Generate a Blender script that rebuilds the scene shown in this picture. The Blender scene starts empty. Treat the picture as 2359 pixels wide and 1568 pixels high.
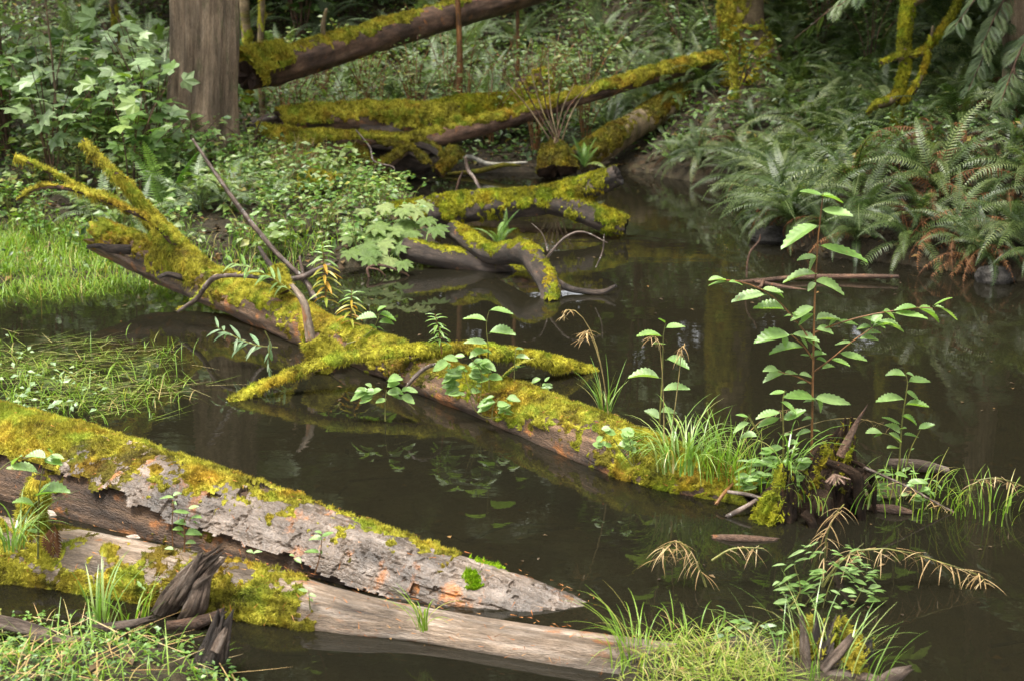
import bpy, math, random
import numpy as np
from mathutils import Vector, Matrix

# ------------------------------------------------------------------ camera, sky, sun, exposure
C = bpy.context.scene
COL = C.collection
rad = math.radians
rng = np.random.default_rng(7)
random.seed(7)

FPX, CU, CV, CAMZ, PITCH = 3276.0, 1179.5, 784.0, 1.6, rad(14.45)
cam = bpy.data.cameras.new('camera')
cam.sensor_width = 36.0
cam.lens = 36.0 * FPX / 2359.0
cam.clip_end = 400
cam.clip_start = 0.05
cam.dof.use_dof = True
cam.dof.focus_distance = 4.7
cam.dof.aperture_fstop = 6.0
cam_ob = bpy.data.objects.new('camera', cam)
COL.objects.link(cam_ob)
cam_ob.location = (0, 0, CAMZ)
cam_ob.rotation_euler = (rad(90) - PITCH, 0, 0)
C.camera = cam_ob

SUN_EL, SUN_AZ = rad(72), rad(225)          # azimuth from +Y towards +X
world = bpy.data.worlds.new('World')
C.world = world
world.use_nodes = True
wn = world.node_tree.nodes
wl = world.node_tree.links
bg = wn['Background']
sky = wn.new('ShaderNodeTexSky')
sky.sky_type = 'NISHITA'
sky.sun_disc = False
sky.sun_elevation = SUN_EL
sky.sun_rotation = SUN_AZ
sky.dust_density = 4.0
sky.ozone_density = 0.5
hsv = wn.new('ShaderNodeHueSaturation')     # overcast: nearly grey sky
hsv.inputs['Saturation'].default_value = 0.14
wl.new(sky.outputs[0], hsv.inputs['Color'])
wl.new(hsv.outputs[0], bg.inputs[0])
bg.inputs[1].default_value = 0.15

sun = bpy.data.lights.new('sun', 'SUN')
sun.energy = 1.4
sun.angle = rad(18)
sun.color = (1.0, 0.94, 0.83)
sun_ob = bpy.data.objects.new('sun', sun)
COL.objects.link(sun_ob)
sd_ = Vector((math.sin(SUN_AZ) * math.cos(SUN_EL), math.cos(SUN_AZ) * math.cos(SUN_EL), math.sin(SUN_EL)))
sun_ob.rotation_euler = sd_.to_track_quat('Z', 'Y').to_euler()
sun_ob.location = (0, 0, 20)

C.view_settings.view_transform = 'Standard'
C.view_settings.look = 'None'
C.view_settings.exposure = 2.12
C.view_settings.gamma = 1.0
C.render.engine = 'CYCLES'
C.cycles.max_bounces = 8
C.cycles.transparent_max_bounces = 8
C.cycles.sample_clamp_indirect = 4.0
C.cycles.use_denoising = True

# ------------------------------------------------------------------ pixel rays (photo in 2359 x 1568 units)
def ray(u, v):
    a, b = (u - CU) / FPX, (CV - v) / FPX
    cp, sp = math.cos(PITCH), math.sin(PITCH)
    return np.array([a, cp + b * sp, -sp + b * cp])
def W(u, v, z=0.0):
    d = ray(u, v); return np.array([0, 0, CAMZ]) + d * ((z - CAMZ) / d[2])
def Dp(u, v, y):
    d = ray(u, v); return np.array([0, 0, CAMZ]) + d * (y / d[1])
def proj(p):
    cp, sp = math.cos(PITCH), math.sin(PITCH)
    q = np.asarray(p, float) - np.array([0, 0, CAMZ])
    w = q[1] * cp - q[2] * sp
    return CU + FPX * q[0] / w, CV - FPX * (q[1] * sp + q[2] * cp) / w

# ------------------------------------------------------------------ noise
def _hash(ix, iy, iz, seed):
    h = (ix.astype(np.uint32) * np.uint32(374761393) + iy.astype(np.uint32) * np.uint32(668265263)
         + iz.astype(np.uint32) * np.uint32(2147483647) + np.uint32(seed * 1274126177 & 0xffffffff))
    h = (h ^ (h >> np.uint32(13))) * np.uint32(1274126177)
    h = h ^ (h >> np.uint32(16))
    return (h & np.uint32(0xffff)).astype(np.float64) / 32767.5 - 1.0
def vnoise(P, seed=0):
    P = np.asarray(P, float)
    I = np.floor(P).astype(np.int64); f = P - I; f = f * f * (3 - 2 * f)
    out = 0
    for dx in (0, 1):
        wx = f[..., 0] if dx else 1 - f[..., 0]
        for dy in (0, 1):
            wy = f[..., 1] if dy else 1 - f[..., 1]
            for dz in (0, 1):
                wz = f[..., 2] if dz else 1 - f[..., 2]
                out = out + wx * wy * wz * _hash(I[..., 0] + dx, I[..., 1] + dy, I[..., 2] + dz, seed)
    return out
def fbm(P, o=4, seed=0):
    P = np.asarray(P, float); a, s, t = 1.0, 0, 0
    for k in range(o):
        s = s + a * vnoise(P, seed + k * 17); t += a; a *= .5; P = P * 2.03 + 11.3
    return s / t

# ------------------------------------------------------------------ objects
def mesh(name, V, F, mat, tint=None, lc=None, smooth=False):
    me = bpy.data.meshes.new(name)
    F = F if isinstance(F, list) else np.asarray(F)
    me.from_pydata(np.asarray(V, float).tolist(), [], F.tolist() if not isinstance(F, list) else F)
    if tint is not None:
        a = me.attributes.new('tint', 'FLOAT', 'FACE'); a.data.foreach_set('value', np.asarray(tint, np.float32))
    if lc is not None:
        a = me.attributes.new('lc', 'FLOAT_VECTOR', 'POINT'); a.data.foreach_set('vector', np.asarray(lc, np.float32).ravel())
    if smooth:
        me.polygons.foreach_set('use_smooth', np.ones(len(me.polygons), bool))
    me.materials.append(mat)
    return me
def ob(name, me, parent=None, loc=None):
    o = bpy.data.objects.new(name, me); COL.objects.link(o)
    if parent is not None: o.parent = parent
    if loc is not None: o.location = loc
    return o
def tag(o, label, cat, group=None, kind=None):
    if label: o['label'] = label
    if cat: o['category'] = cat
    if group: o['group'] = group
    if kind: o['kind'] = kind
    return o
def thing(name, label, cat, base, group=None):
    o = bpy.data.objects.new(name, None); COL.objects.link(o)
    o.empty_display_size = .05
    o.location = tuple(float(c) for c in base)
    return tag(o, label, cat, group)
def wobj(name, V, F, mat, parent=None, **k):        # world-space vertices
    V = np.asarray(V, float)
    if parent is not None:
        off = np.array(parent.location); p = parent
        while p.parent is not None: p = p.parent; off = off + np.array(p.location)
        V = V - off
    return ob(name, mesh(name, V, F, mat, **k), parent)

# ------------------------------------------------------------------ materials
def nodes(name):
    m = bpy.data.materials.new(name); m.use_nodes = True
    nt = m.node_tree; nt.nodes.clear()
    out = nt.nodes.new('ShaderNodeOutputMaterial')
    def N(t, **k):
        n = nt.nodes.new(t)
        for a, b in k.items(): setattr(n, a, b)
        return n
    return m, nt, out, N, nt.links.new
def ramp(N, stops, interp='LINEAR'):
    r = N('ShaderNodeValToRGB'); e = r.color_ramp.elements; r.color_ramp.interpolation = interp
    while len(e) < len(stops): e.new(0.5)
    for k, (p, c) in enumerate(stops):
        e[k].position = p; e[k].color = (*c, 1) if len(c) == 3 else c
    return r
def noise(N, L, vec, scale, detail=4, rough=.55, mapscale=None):
    if mapscale is not None:
        mp = N('ShaderNodeMapping'); mp.inputs['Scale'].default_value = mapscale; L(vec, mp.inputs[0]); vec = mp.outputs[0]
    n = N('ShaderNodeTexNoise'); n.inputs['Scale'].default_value = scale; n.inputs['Detail'].default_value = detail
    n.inputs['Roughness'].default_value = rough; L(vec, n.inputs['Vector']); return n.outputs[0]
def mixc(N, L, fac, a, b, mode='MIX'):
    m = N('ShaderNodeMix', data_type='RGBA', blend_type=mode)
    if isinstance(fac, float): m.inputs[0].default_value = fac
    else: L(fac, m.inputs[0])
    for s, x in ((6, a), (7, b)):
        if isinstance(x, tuple): m.inputs[s].default_value = (*x, 1)
        else: L(x, m.inputs[s])
    return m.outputs[2]

def leaf_mat(name, stops, rough=.4, trans=.35, spec=.5, tcol=None, nscale=None, spots=False):
    m, nt, out, N, L = nodes(name)
    at = N('ShaderNodeAttribute', attribute_name='tint'); oi = N('ShaderNodeObjectInfo')
    ad = N('ShaderNodeMath', operation='ADD'); L(at.outputs['Fac'], ad.inputs[0]); L(oi.outputs['Random'], ad.inputs[1])
    fr = N('ShaderNodeMath', operation='FRACT'); L(ad.outputs[0], fr.inputs[0])
    r = ramp(N, stops); L(fr.outputs[0], r.inputs[0]); col = r.outputs[0]
    ge = N('ShaderNodeNewGeometry')
    n = noise(N, L, ge.outputs['Position'], nscale or 40, 3)
    rr = ramp(N, [(.3, (.72, .72, .66)), (.7, (1.2, 1.2, 1.15))]); L(n, rr.inputs[0])
    col = mixc(N, L, 1.0, col, rr.outputs[0], 'MULTIPLY')
    if spots:
        sp = ramp(N, [(.66, (0, 0, 0)), (.70, (1, 1, 1))]); L(noise(N, L, ge.outputs['Position'], 55, 4, .65), sp.inputs[0])
        col = mixc(N, L, sp.outputs[0], col, (.22, .15, .05))
    p = N('ShaderNodeBsdfPrincipled'); L(col, p.inputs['Base Color']); p.inputs['Roughness'].default_value = rough
    p.inputs['Specular IOR Level'].default_value = spec
    t = N('ShaderNodeBsdfTranslucent')
    tc = mixc(N, L, 1.0, col, tcol or (1.5, 1.7, .45), 'MULTIPLY'); L(tc, t.inputs[0])
    ms = N('ShaderNodeMixShader'); ms.inputs[0].default_value = trans
    L(p.outputs[0], ms.inputs[1]); L(t.outputs[0], ms.inputs[2]); L(ms.outputs[0], out.inputs[0])
    return m

def wood_mat(name, dark, mid, light, accent=(.30, .12, .035), grain=14.0, along=2.0, rough=.6, acc=.62, spec=.35, bump=.012, lich=None):
    m, nt, out, N, L = nodes(name)
    at = N('ShaderNodeAttribute', attribute_name='lc'); v = at.outputs['Vector']
    g = noise(N, L, v, 1.0, 8, .68, (along, grain, grain))
    b = noise(N, L, v, 1.0, 5, .6, (along * 1.2, grain * .22, grain * .22))
    f = noise(N, L, v, 1.0, 3, .7, (along * 18, grain * 7, grain * 7))
    r = ramp(N, [(.28, dark), (.5, mid), (.72, light)]); L(g, r.inputs[0])
    rb = ramp(N, [(.38, tuple(.45 * c for c in (1, 1, 1))), (.62, (1.15, 1.12, 1.1))]); L(b, rb.inputs[0])
    col = mixc(N, L, 1.0, r.outputs[0], rb.outputs[0], 'MULTIPLY')
    ra = ramp(N, [(acc, (0, 0, 0)), (acc + .08, (1, 1, 1))])
    b2 = noise(N, L, v, 1.0, 6, .65, (along * 2.3, grain * .45, grain * .45)); L(b2, ra.inputs[0])
    col = mixc(N, L, ra.outputs[0], col, mixc(N, L, 1.0, (accent), rb.outputs[0], 'MULTIPLY'))
    if lich:
        rl = ramp(N, [(.60, (0, 0, 0)), (.66, (1, 1, 1))])
        b3 = noise(N, L, v, 1.0, 6, .7, (along * 5, grain * .8, grain * .8)); L(b3, rl.inputs[0])
        col = mixc(N, L, rl.outputs[0], col, lich)
    rf = ramp(N, [(.3, (.6, .6, .6)), (.7, (1.25, 1.25, 1.25))]); L(f, rf.inputs[0])
    col = mixc(N, L, 1.0, col, rf.outputs[0], 'MULTIPLY')
    p = N('ShaderNodeBsdfPrincipled'); L(col, p.inputs['Base Color'])
    rr = N('ShaderNodeMapRange'); rr.inputs[3].default_value = rough - .18; rr.inputs[4].default_value = rough + .2; L(f, rr.inputs[0])
    L(rr.outputs[0], p.inputs['Roughness']); p.inputs['Specular IOR Level'].default_value = spec
    sm = N('ShaderNodeMath', operation='ADD'); L(g, sm.inputs[0]); L(f, sm.inputs[1])
    bp = N('ShaderNodeBump'); bp.inputs['Distance'].default_value = bump; bp.inputs['Strength'].default_value = 1
    L(sm.outputs[0], bp.inputs['Height']); L(bp.outputs[0], p.inputs['Normal'])
    L(p.outputs[0], out.inputs[0]); return m

def moss_mat(name, a, b, c, scale=9):
    m, nt, out, N, L = nodes(name)
    ge = N('ShaderNodeNewGeometry'); pos = ge.outputs['Position']
    at = N('ShaderNodeAttribute', attribute_name='tint')
    n = noise(N, L, pos, scale, 5, .65)
    mm = N('ShaderNodeMath', operation='MULTIPLY_ADD'); L(at.outputs['Fac'], mm.inputs[0]); mm.inputs[1].default_value = .20
    L(n, mm.inputs[2])
    sb = N('ShaderNodeMath', operation='SUBTRACT'); L(mm.outputs[0], sb.inputs[0]); sb.inputs[1].default_value = .10
    r = ramp(N, [(.26, a), (.5, b), (.74, c)]); L(sb.outputs[0], r.inputs[0])
    k1 = ramp(N, [(.50, (0, 0, 0)), (.66, (1, 1, 1))]); L(noise(N, L, pos, scale * .55, 4, .6, (1, 1.3, .9)), k1.inputs[0])
    k2 = ramp(N, [(.52, (0, 0, 0)), (.64, (1, 1, 1))]); L(noise(N, L, pos, scale * .8, 4, .6, (1.2, .9, 1.4)), k2.inputs[0])
    f1 = N('ShaderNodeMath', operation='MULTIPLY'); L(k1.outputs[0], f1.inputs[0]); f1.inputs[1].default_value = .6
    f2 = N('ShaderNodeMath', operation='MULTIPLY'); L(k2.outputs[0], f2.inputs[0]); f2.inputs[1].default_value = .75
    cc = mixc(N, L, f1.outputs[0], r.outputs[0], mixc(N, L, 1.0, r.outputs[0], (1.05, .58, .55), 'MULTIPLY'))
    hd = ramp(N, [(.33, (.34, .31, .30)), (.50, (1, 1, 1))]); L(noise(N, L, pos, scale * 4.5, 4, .7), hd.inputs[0]); cc = mixc(N, L, 1.0, cc, hd.outputs[0], 'MULTIPLY')  # darker noise paints shaded hollows into the moss colour
    cc = mixc(N, L, f2.outputs[0], cc, mixc(N, L, 1.0, r.outputs[0], (.55, .80, .7), 'MULTIPLY'))
    d = N('ShaderNodeBsdfPrincipled'); L(cc, d.inputs['Base Color']); d.inputs['Roughness'].default_value = .85
    d.inputs['Specular IOR Level'].default_value = .15
    t = N('ShaderNodeBsdfTranslucent'); L(cc, t.inputs[0])
    ms = N('ShaderNodeMixShader'); ms.inputs[0].default_value = .3
    L(d.outputs[0], ms.inputs[1]); L(t.outputs[0], ms.inputs[2]); L(ms.outputs[0], out.inputs[0])
    return m

def M(**k): return k
MOSS = moss_mat('yellow_moss', (.10, .086, .014), (.34, .315, .034), (.55, .50, .065))
MOSS_B = moss_mat('bright_moss', (.13, .115, .016), (.40, .375, .035), (.60, .54, .065))
MOSS_G = moss_mat('green_moss', (.06, .06, .010), (.25, .25, .018), (.42, .40, .024))
MOSS_D = moss_mat('olive_moss', (.045, .035, .010), (.14, .12, .016), (.27, .24, .02))
BARK_GREY = wood_mat('weathered_bark', (.04, .028, .018), (.14, .105, .078), (.33, .275, .23), acc=.58, grain=20, along=5, rough=.32, spec=.5, bump=.006)
ROT = wood_mat('rotten_wood', (.022, .014, .009), (.10, .06, .035), (.26, .16, .09), acc=.56, grain=26, along=4, rough=.5, bump=.012)
SILVER = wood_mat('silvered_wood', (.045, .030, .019), (.235, .172, .118), (.48, .40, .325), acc=.60, grain=46, along=3.2, rough=.45, spec=.5, bump=.010)
DRIFT = wood_mat('driftwood', (.03, .02, .015), (.17, .125, .095), (.36, .30, .25), acc=.68, grain=70, along=9, rough=.75, spec=.2, bump=.010)
DARKW = wood_mat('dark_wet_wood', (.010, .007, .005), (.045, .031, .022), (.13, .095, .07), acc=.64, grain=34, along=9, rough=.55, spec=.4, bump=.012)
BROWN = wood_mat('brown_bark', (.035, .018, .010), (.12, .066, .04), (.24, .15, .095), acc=.6, grain=22, along=5, rough=.65, bump=.014)
CEDAR = wood_mat('stringy_cedar_bark', (.19, .13, .085), (.52, .385, .26), (.64, .51, .37), accent=(.34, .29, .17), acc=.56, grain=40, along=2.0, rough=.85, spec=.2, bump=.04)
ALDERB = wood_mat('mottled_bark', (.07, .05, .028), (.20, .15, .085), (.33, .26, .16), accent=(.15, .13, .03), acc=.55, grain=9, along=6, rough=.8, spec=.2, bump=.012)
TWIG = wood_mat('bare_twig', (.03, .02, .016), (.10, .07, .052), (.28, .23, .2), acc=.7, grain=60, along=14, rough=.5, bump=.002, lich=(.42, .42, .38))
REDST = wood_mat('red_stem', (.10, .04, .015), (.20, .09, .03), (.28, .15, .05), grain=60, along=10, rough=.5, bump=.001)
GREENST = wood_mat('green_stem', (.08, .10, .02), (.16, .16, .035), (.22, .20, .05), accent=(.24, .13, .04), grain=60, along=10, rough=.5, bump=.001)

LEAF_A = leaf_mat('alder_leaf', [(0, (.13, .23, .055)), (.5, (.19, .30, .09)), (1, (.26, .36, .16))], rough=.38, trans=.34, spec=.5, spots=True)
LEAF_M = leaf_mat('palmate_leaf', [(0, (.06, .12, .028)), (.6, (.13, .21, .045)), (1, (.22, .30, .09))], rough=.40, trans=.30, spec=.6)
LEAF_MP = leaf_mat('pale_palmate_leaf', [(0, (.13, .20, .085)), (.6, (.19, .27, .13)), (1, (.24, .31, .16))], rough=.42, trans=.22, spec=.6)
LEAF_MV = leaf_mat('lobed_leaf', [(0, (.065, .11, .024)), (.6, (.115, .165, .045)), (1, (.17, .21, .075))], rough=.6, trans=.25, spec=.25)
LEAF_H = leaf_mat('herb_leaf', [(0, (.04, .10, .015)), (.5, (.11, .21, .03)), (.9, (.19, .29, .09)), (1, (.26, .26, .05))], rough=.40, trans=.3, spec=.6)
LEAF_S = leaf_mat('shrub_leaf', [(0, (.07, .13, .025)), (.5, (.14, .20, .045)), (.9, (.20, .25, .11)), (1, (.26, .22, .04))], rough=.42, trans=.3, spec=.6)
LEAF_U = leaf_mat('undergrowth_leaf', [(0, (.02, .045, .010)), (.5, (.07, .13, .025)), (.93, (.12, .18, .055)), (1, (.20, .15, .04))], rough=.42, trans=.25, spec=.5)
FERN = leaf_mat('fern_green', [(0, (.018, .038, .008)), (.45, (.042, .07, .016)), (.8, (.08, .11, .03)), (1, (.15, .18, .075))], rough=.48, trans=.25, spec=.5)
FERN_P = leaf_mat('fern_pale', [(0, (.10, .15, .07)), (.5, (.14, .19, .10)), (1, (.19, .235, .14))], rough=.5, trans=.25, spec=.5)
FERN_D = leaf_mat('fern_dead', [(0, (.05, .022, .010)), (.5, (.115, .052, .022)), (1, (.19, .09, .036))], rough=.7, trans=.2, spec=.2, tcol=(1.3, 1.0, .7))
CONIF = leaf_mat('conifer_green', [(0, (.04, .07, .025)), (.5, (.07, .105, .04)), (1, (.11, .14, .06))], rough=.5, trans=.2, spec=.4)
GRASS = leaf_mat('fresh_grass', [(0, (.10, .19, .018)), (.5, (.16, .27, .028)), (.85, (.24, .33, .06)), (.93, (.34, .30, .10)), (1, (.38, .28, .12))], rough=.42, trans=.38, spec=.45)
GRASS_W = leaf_mat('floating_grass', [(0, (.15, .24, .03)), (.55, (.24, .31, .06)), (.75, (.36, .33, .14)), (1, (.40, .31, .17))], rough=.35, trans=.3, spec=.6)
GRASS_Y = leaf_mat('yellow_grass', [(0, (.10, .16, .018)), (.4, (.19, .26, .03)), (.72, (.28, .31, .06)), (.85, (.34, .28, .11)), (1, (.40, .30, .15))], rough=.42, trans=.35, spec=.4)
SEDGE = leaf_mat('sedge_blade', [(0, (.10, .20, .03)), (.6, (.18, .28, .07)), (.9, (.28, .34, .12)), (1, (.36, .28, .11))], rough=.35, trans=.3, spec=.6)
PODS = leaf_mat('dry_pods', [(0, (.19, .12, .05)), (.6, (.30, .205, .095)), (1, (.36, .28, .16))], rough=.55, trans=.15, spec=.3, tcol=(1.1, 1, .8))
STRAW = leaf_mat('dry_straw', [(0, (.28, .17, .07)), (.6, (.42, .29, .13)), (1, (.48, .38, .22))], rough=.5, trans=.2, spec=.4, tcol=(1.1, 1, .8))
YELLOW = leaf_mat('yellowing_leaf', [(0, (.20, .27, .04)), (.5, (.38, .34, .05)), (1, (.48, .24, .04))], rough=.4, trans=.35, spec=.5, tcol=(1.2, 1.1, .6))
GREYL = leaf_mat('grey_willow_leaf', [(0, (.12, .20, .10)), (.6, (.19, .27, .16)), (1, (.28, .34, .24))], rough=.4, trans=.25, spec=.5)
NEEDLE = leaf_mat('fallen_needles', [(0, (.22, .07, .02)), (.6, (.38, .14, .04)), (1, (.42, .24, .10))], rough=.7, trans=.1, spec=.2, tcol=(1, 1, 1))

def fungus_mat():
    m, nt, out, N, L = nodes('bracket_fungus')
    at = N('ShaderNodeAttribute', attribute_name='lc')
    n = noise(N, L, at.outputs['Vector'], 30, 4)
    r = ramp(N, [(.35, (.13, .09, .06)), (.65, (.34, .28, .22))]); L(n, r.inputs[0])
    p = N('ShaderNodeBsdfPrincipled'); L(r.outputs[0], p.inputs[0]); p.inputs['Roughness'].default_value = .5; L(p.outputs[0], out.inputs[0]); return m
FUNGUS = fungus_mat()

def ground_mat():
    m, nt, out, N, L = nodes('forest_soil')
    ge = N('ShaderNodeNewGeometry'); pos = ge.outputs['Position']
    n = noise(N, L, pos, 3.0, 8, .65); f = noise(N, L, pos, 38, 5, .7)
    vo = N('ShaderNodeTexVoronoi'); vo.inputs['Scale'].default_value = 26; L(pos, vo.inputs['Vector'])
    r = ramp(N, [(.3, (.020, .015, .008)), (.55, (.05, .037, .018)), (.75, (.085, .062, .03))]); L(f, r.inputs[0])
    lit = ramp(N, [(.0, (.12, .07, .03)), (.4, (.04, .03, .014)), (.8, (.10, .08, .035))]); L(vo.outputs['Color'], lit.inputs[0])
    k = ramp(N, [(.45, (0, 0, 0)), (.6, (1, 1, 1))]); L(n, k.inputs[0])
    col = mixc(N, L, k.outputs[0], r.outputs[0], lit.outputs[0])
    sx = N('ShaderNodeSeparateXYZ'); L(pos, sx.inputs[0])
    sil = ramp(N, [(.3, (.045, .036, .018)), (.55, (.085, .07, .036)), (.75, (.12, .10, .055))]); L(noise(N, L, pos, 5, 6, .6), sil.inputs[0])
    mr = N('ShaderNodeMapRange'); mr.inputs[1].default_value = -.07; mr.inputs[2].default_value = -.01; L(sx.outputs['Z'], mr.inputs[0])
    col = mixc(N, L, mr.outputs[0], sil.outputs[0], mixc(N, L, 1.0, col, (.62, .62, .62), 'MULTIPLY'))
    p = N('ShaderNodeBsdfPrincipled'); L(col, p.inputs[0]); p.inputs['Roughness'].default_value = .7; p.inputs['Specular IOR Level'].default_value = .3
    bp = N('ShaderNodeBump'); bp.inputs['Distance'].default_value = .03; L(f, bp.inputs['Height']); L(bp.outputs[0], p.inputs['Normal'])
    L(p.outputs[0], out.inputs[0]); return m
SOIL = ground_mat()

def water_mat():
    m, nt, out, N, L = nodes('pond_water')
    ge = N('ShaderNodeNewGeometry'); pos = ge.outputs['Position']
    a = noise(N, L, pos, 1.0, 3, .5, (7, 10, 1)); b = noise(N, L, pos, 1.0, 2, .5, (1.6, 2.4, 1))
    rg = ramp(N, [(.42, (.12, .12, .12)), (.64, (1, 1, 1))]); L(noise(N, L, pos, 1.0, 2, .5, (.5, .8, 1)), rg.inputs[0])
    ml = N('ShaderNodeMath', operation='MULTIPLY'); L(a, ml.inputs[0]); L(rg.outputs[0], ml.inputs[1])
    sm = N('ShaderNodeMath', operation='ADD'); L(ml.outputs[0], sm.inputs[0]); L(b, sm.inputs[1])
    bp = N('ShaderNodeBump'); bp.inputs['Distance'].default_value = .0011; L(sm.outputs[0], bp.inputs['Height'])
    fr = N('ShaderNodeFresnel'); fr.inputs[0].default_value = 1.44; L(bp.outputs[0], fr.inputs['Normal'])
    gl = N('ShaderNodeBsdfGlossy'); gl.inputs['Roughness'].default_value = .008; L(bp.outputs[0], gl.inputs['Normal'])
    tr = N('ShaderNodeBsdfTransparent'); tr.inputs[0].default_value = (.40, .38, .27, 1)
    mk = N('ShaderNodeBsdfDiffuse'); mk.inputs[0].default_value = (.0155, .0142, .0088, 1)   # silt held in the water
    tm = N('ShaderNodeMixShader'); tm.inputs[0].default_value = .52; L(tr.outputs[0], tm.inputs[1]); L(mk.outputs[0], tm.inputs[2])
    ms = N('ShaderNodeMixShader'); L(fr.outputs[0], ms.inputs[0]); L(tm.outputs[0], ms.inputs[1]); L(gl.outputs[0], ms.inputs[2])
    L(ms.outputs[0], out.inputs[0]); return m
WATER = water_mat()

# ------------------------------------------------------------------ terrain
SHORE = [W(*p)[:2] for p in [(-900, 650), (-300, 655), (0, 655), (150, 650), (300, 642), (420, 636), (520, 630), (700, 622), (830, 618), (900, 612), (955, 600), (1000, 565),
         (1005, 520), (975, 490), (930, 455), (880, 428), (800, 413), (850, 405), (900, 399), (1000, 394), (1100, 397), (1250, 396), (1400, 392), (1500, 398), (1580, 414),
         (1680, 428), (1740, 440), (1765, 470), (1745, 515), (1800, 560), (1900, 592), (2050, 606), (2200, 626), (2359, 650), (2800, 700)]]
POLY = np.array(list(SHORE) + [np.array(p) for p in [(40., 7.), (40., 90.), (-40., 90.), (-40., 7.5)]])
def sdist(P, poly):
    x, y = P[:, 0], P[:, 1]; n = len(poly); best = np.full(len(P), 1e9); ins = np.zeros(len(P), bool)
    for i in range(n):
        a, b = poly[i], poly[(i + 1) % n]; e = b - a
        t = np.clip(((x - a[0]) * e[0] + (y - a[1]) * e[1]) / (e @ e + 1e-12), 0, 1)
        best = np.minimum(best, np.hypot(x - a[0] - t * e[0], y - a[1] - t * e[1]))
        c = (a[1] > y) != (b[1] > y)
        with np.errstate(divide='ignore', invalid='ignore'):
            ins ^= c & (x < (b[0] - a[0]) * (y - a[1]) / (b[1] - a[1]) + a[0])
    return np.where(ins, best, -best)
def bumpat(P, u, v, rx, ry, h):
    c = W(u, v); return h * np.exp(-(((P[:, 0] - c[0]) / rx) ** 2 + ((P[:, 1] - c[1]) / ry) ** 2) ** 2)
def height(P):
    P = np.atleast_2d(np.asarray(P, float))
    s = sdist(P, POLY); x, y = P[:, 0], P[:, 1]
    P3 = np.c_[P, np.zeros(len(P))]
    nb = fbm(P3 * 1.3, 4, 3); nf = fbm(P3 * 6, 3, 5)
    s = s + .10 * nb
    k = np.clip((x - .6) / 1.2, 0, 1); k = k * k * (3 - 2 * k)
    a = .10 + .14 * k; b = .095 + .20 * k; w = .35 - .05 * k
    kl = np.clip((-1.7 - x) / .5, 0, 1) * np.clip((9.2 - y) / .8, 0, 1); a = a * (1 - .75 * kl); b = b * (1 - .4 * kl)
    land = a * (1 - np.exp(-np.maximum(s, 0) / w)) + b * np.minimum(np.maximum(s, 0), 6) + .02
    land += np.clip(y - 14.5, 0, 14) * .22
    bed = -.30 * (1 - np.exp(np.minimum(s, 0) / .45)) - .02
    h = np.where(s > 0, land, bed) + .05 * nb * np.clip(np.abs(s) * 2, .3, 2) + .02 * nf
    isl = (bumpat(P, 60, 1590, .70, .27, .36) + bumpat(P, 1590, 1585, .26, .26, .35) + bumpat(P, 1890, 1600, .22, .25, .33)
           )
    h = np.where(s > 0, h, np.maximum(h, np.minimum(h + isl, .06 + .02 * nf)))
    h = np.where(s > 0, h, np.maximum(h, np.minimum(h + bumpat(P, 60, 890, .95, .55, .25), -.015 + .01 * nf)))
    h = np.where(s > 0, h, np.maximum(h, np.minimum(h + bumpat(P, 1860, 1135, .40, .15, .28) + bumpat(P, 2060, 1120, .2, .10, .27), .012 + .02 * nf)))
    near = np.clip((2.3 - y) / .5, 0, 1); h = h + near * .5
    return h
def axis_grid(lo, hi, step, far, ratio=1.25):
    c = list(np.arange(lo, hi + 1e-6, step)); s = step
    a = [lo]
    while a[-1] > -far: s *= ratio; a.append(a[-1] - s)
    s = step; b = [hi]
    while b[-1] < far: s *= ratio; b.append(b[-1] + s)
    return np.array(a[:0:-1] + c + b[1:])
GX, GY = axis_grid(-5.0, 5.5, .045, 150), axis_grid(2.2, 15.0, .045, 150)
gx, gy = np.meshgrid(GX, GY, indexing='xy')
GP = np.c_[gx.ravel(), gy.ravel()]
GH = np.concatenate([height(q) for q in np.array_split(GP, 20)])
nx, ny = len(GX), len(GY)
idx = np.arange(nx * ny).reshape(ny, nx)
F = np.stack([idx[:-1, :-1], idx[:-1, 1:], idx[1:, 1:], idx[1:, :-1]], -1).reshape(-1, 4)
tag(ob('ground', mesh('ground', np.c_[GP, GH], F, SOIL, smooth=True)), None, None, kind='structure')
tag(ob('pond_water', mesh('pond_water', [(-60, -20, 0), (60, -20, 0), (60, 16, 0), (-60, 16, 0)], [(0, 1, 2, 3)], WATER)), None, None, kind='structure')
GH2 = GH.reshape(ny, nx)
def H(x, y):
    x = np.asarray(x, float); y = np.asarray(y, float)
    i = np.clip(np.searchsorted(GX, x) - 1, 0, nx - 2); j = np.clip(np.searchsorted(GY, y) - 1, 0, ny - 2)
    fx = (x - GX[i]) / (GX[i + 1] - GX[i]); fy = (y - GY[j]) / (GY[j + 1] - GY[j])
    return (GH2[j, i] * (1 - fx) * (1 - fy) + GH2[j, i + 1] * fx * (1 - fy) + GH2[j + 1, i] * (1 - fx) * fy + GH2[j + 1, i + 1] * fx * fy)
def G(u, v):                                 # where the pixel's ray meets the ground
    d = ray(u, v); t = np.linspace(2.5, 45, 1700)
    p = np.array([0, 0, CAMZ])[None] + d[None] * t[:, None]
    below = p[:, 2] < np.maximum(H(p[:, 0], p[:, 1]), 0)
    k = np.argmax(below) if below.any() else len(t) - 1
    q = p[k]; return np.array([q[0], q[1], float(max(H(q[0], q[1]), -.02))])
def at(u, y, dz=0.0):                        # on the ground at depth y in the column of pixel u
    x = (u - CU) / FPX * y * 1.02; return np.array([x, y, float(H(x, y)) + dz])

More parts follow.
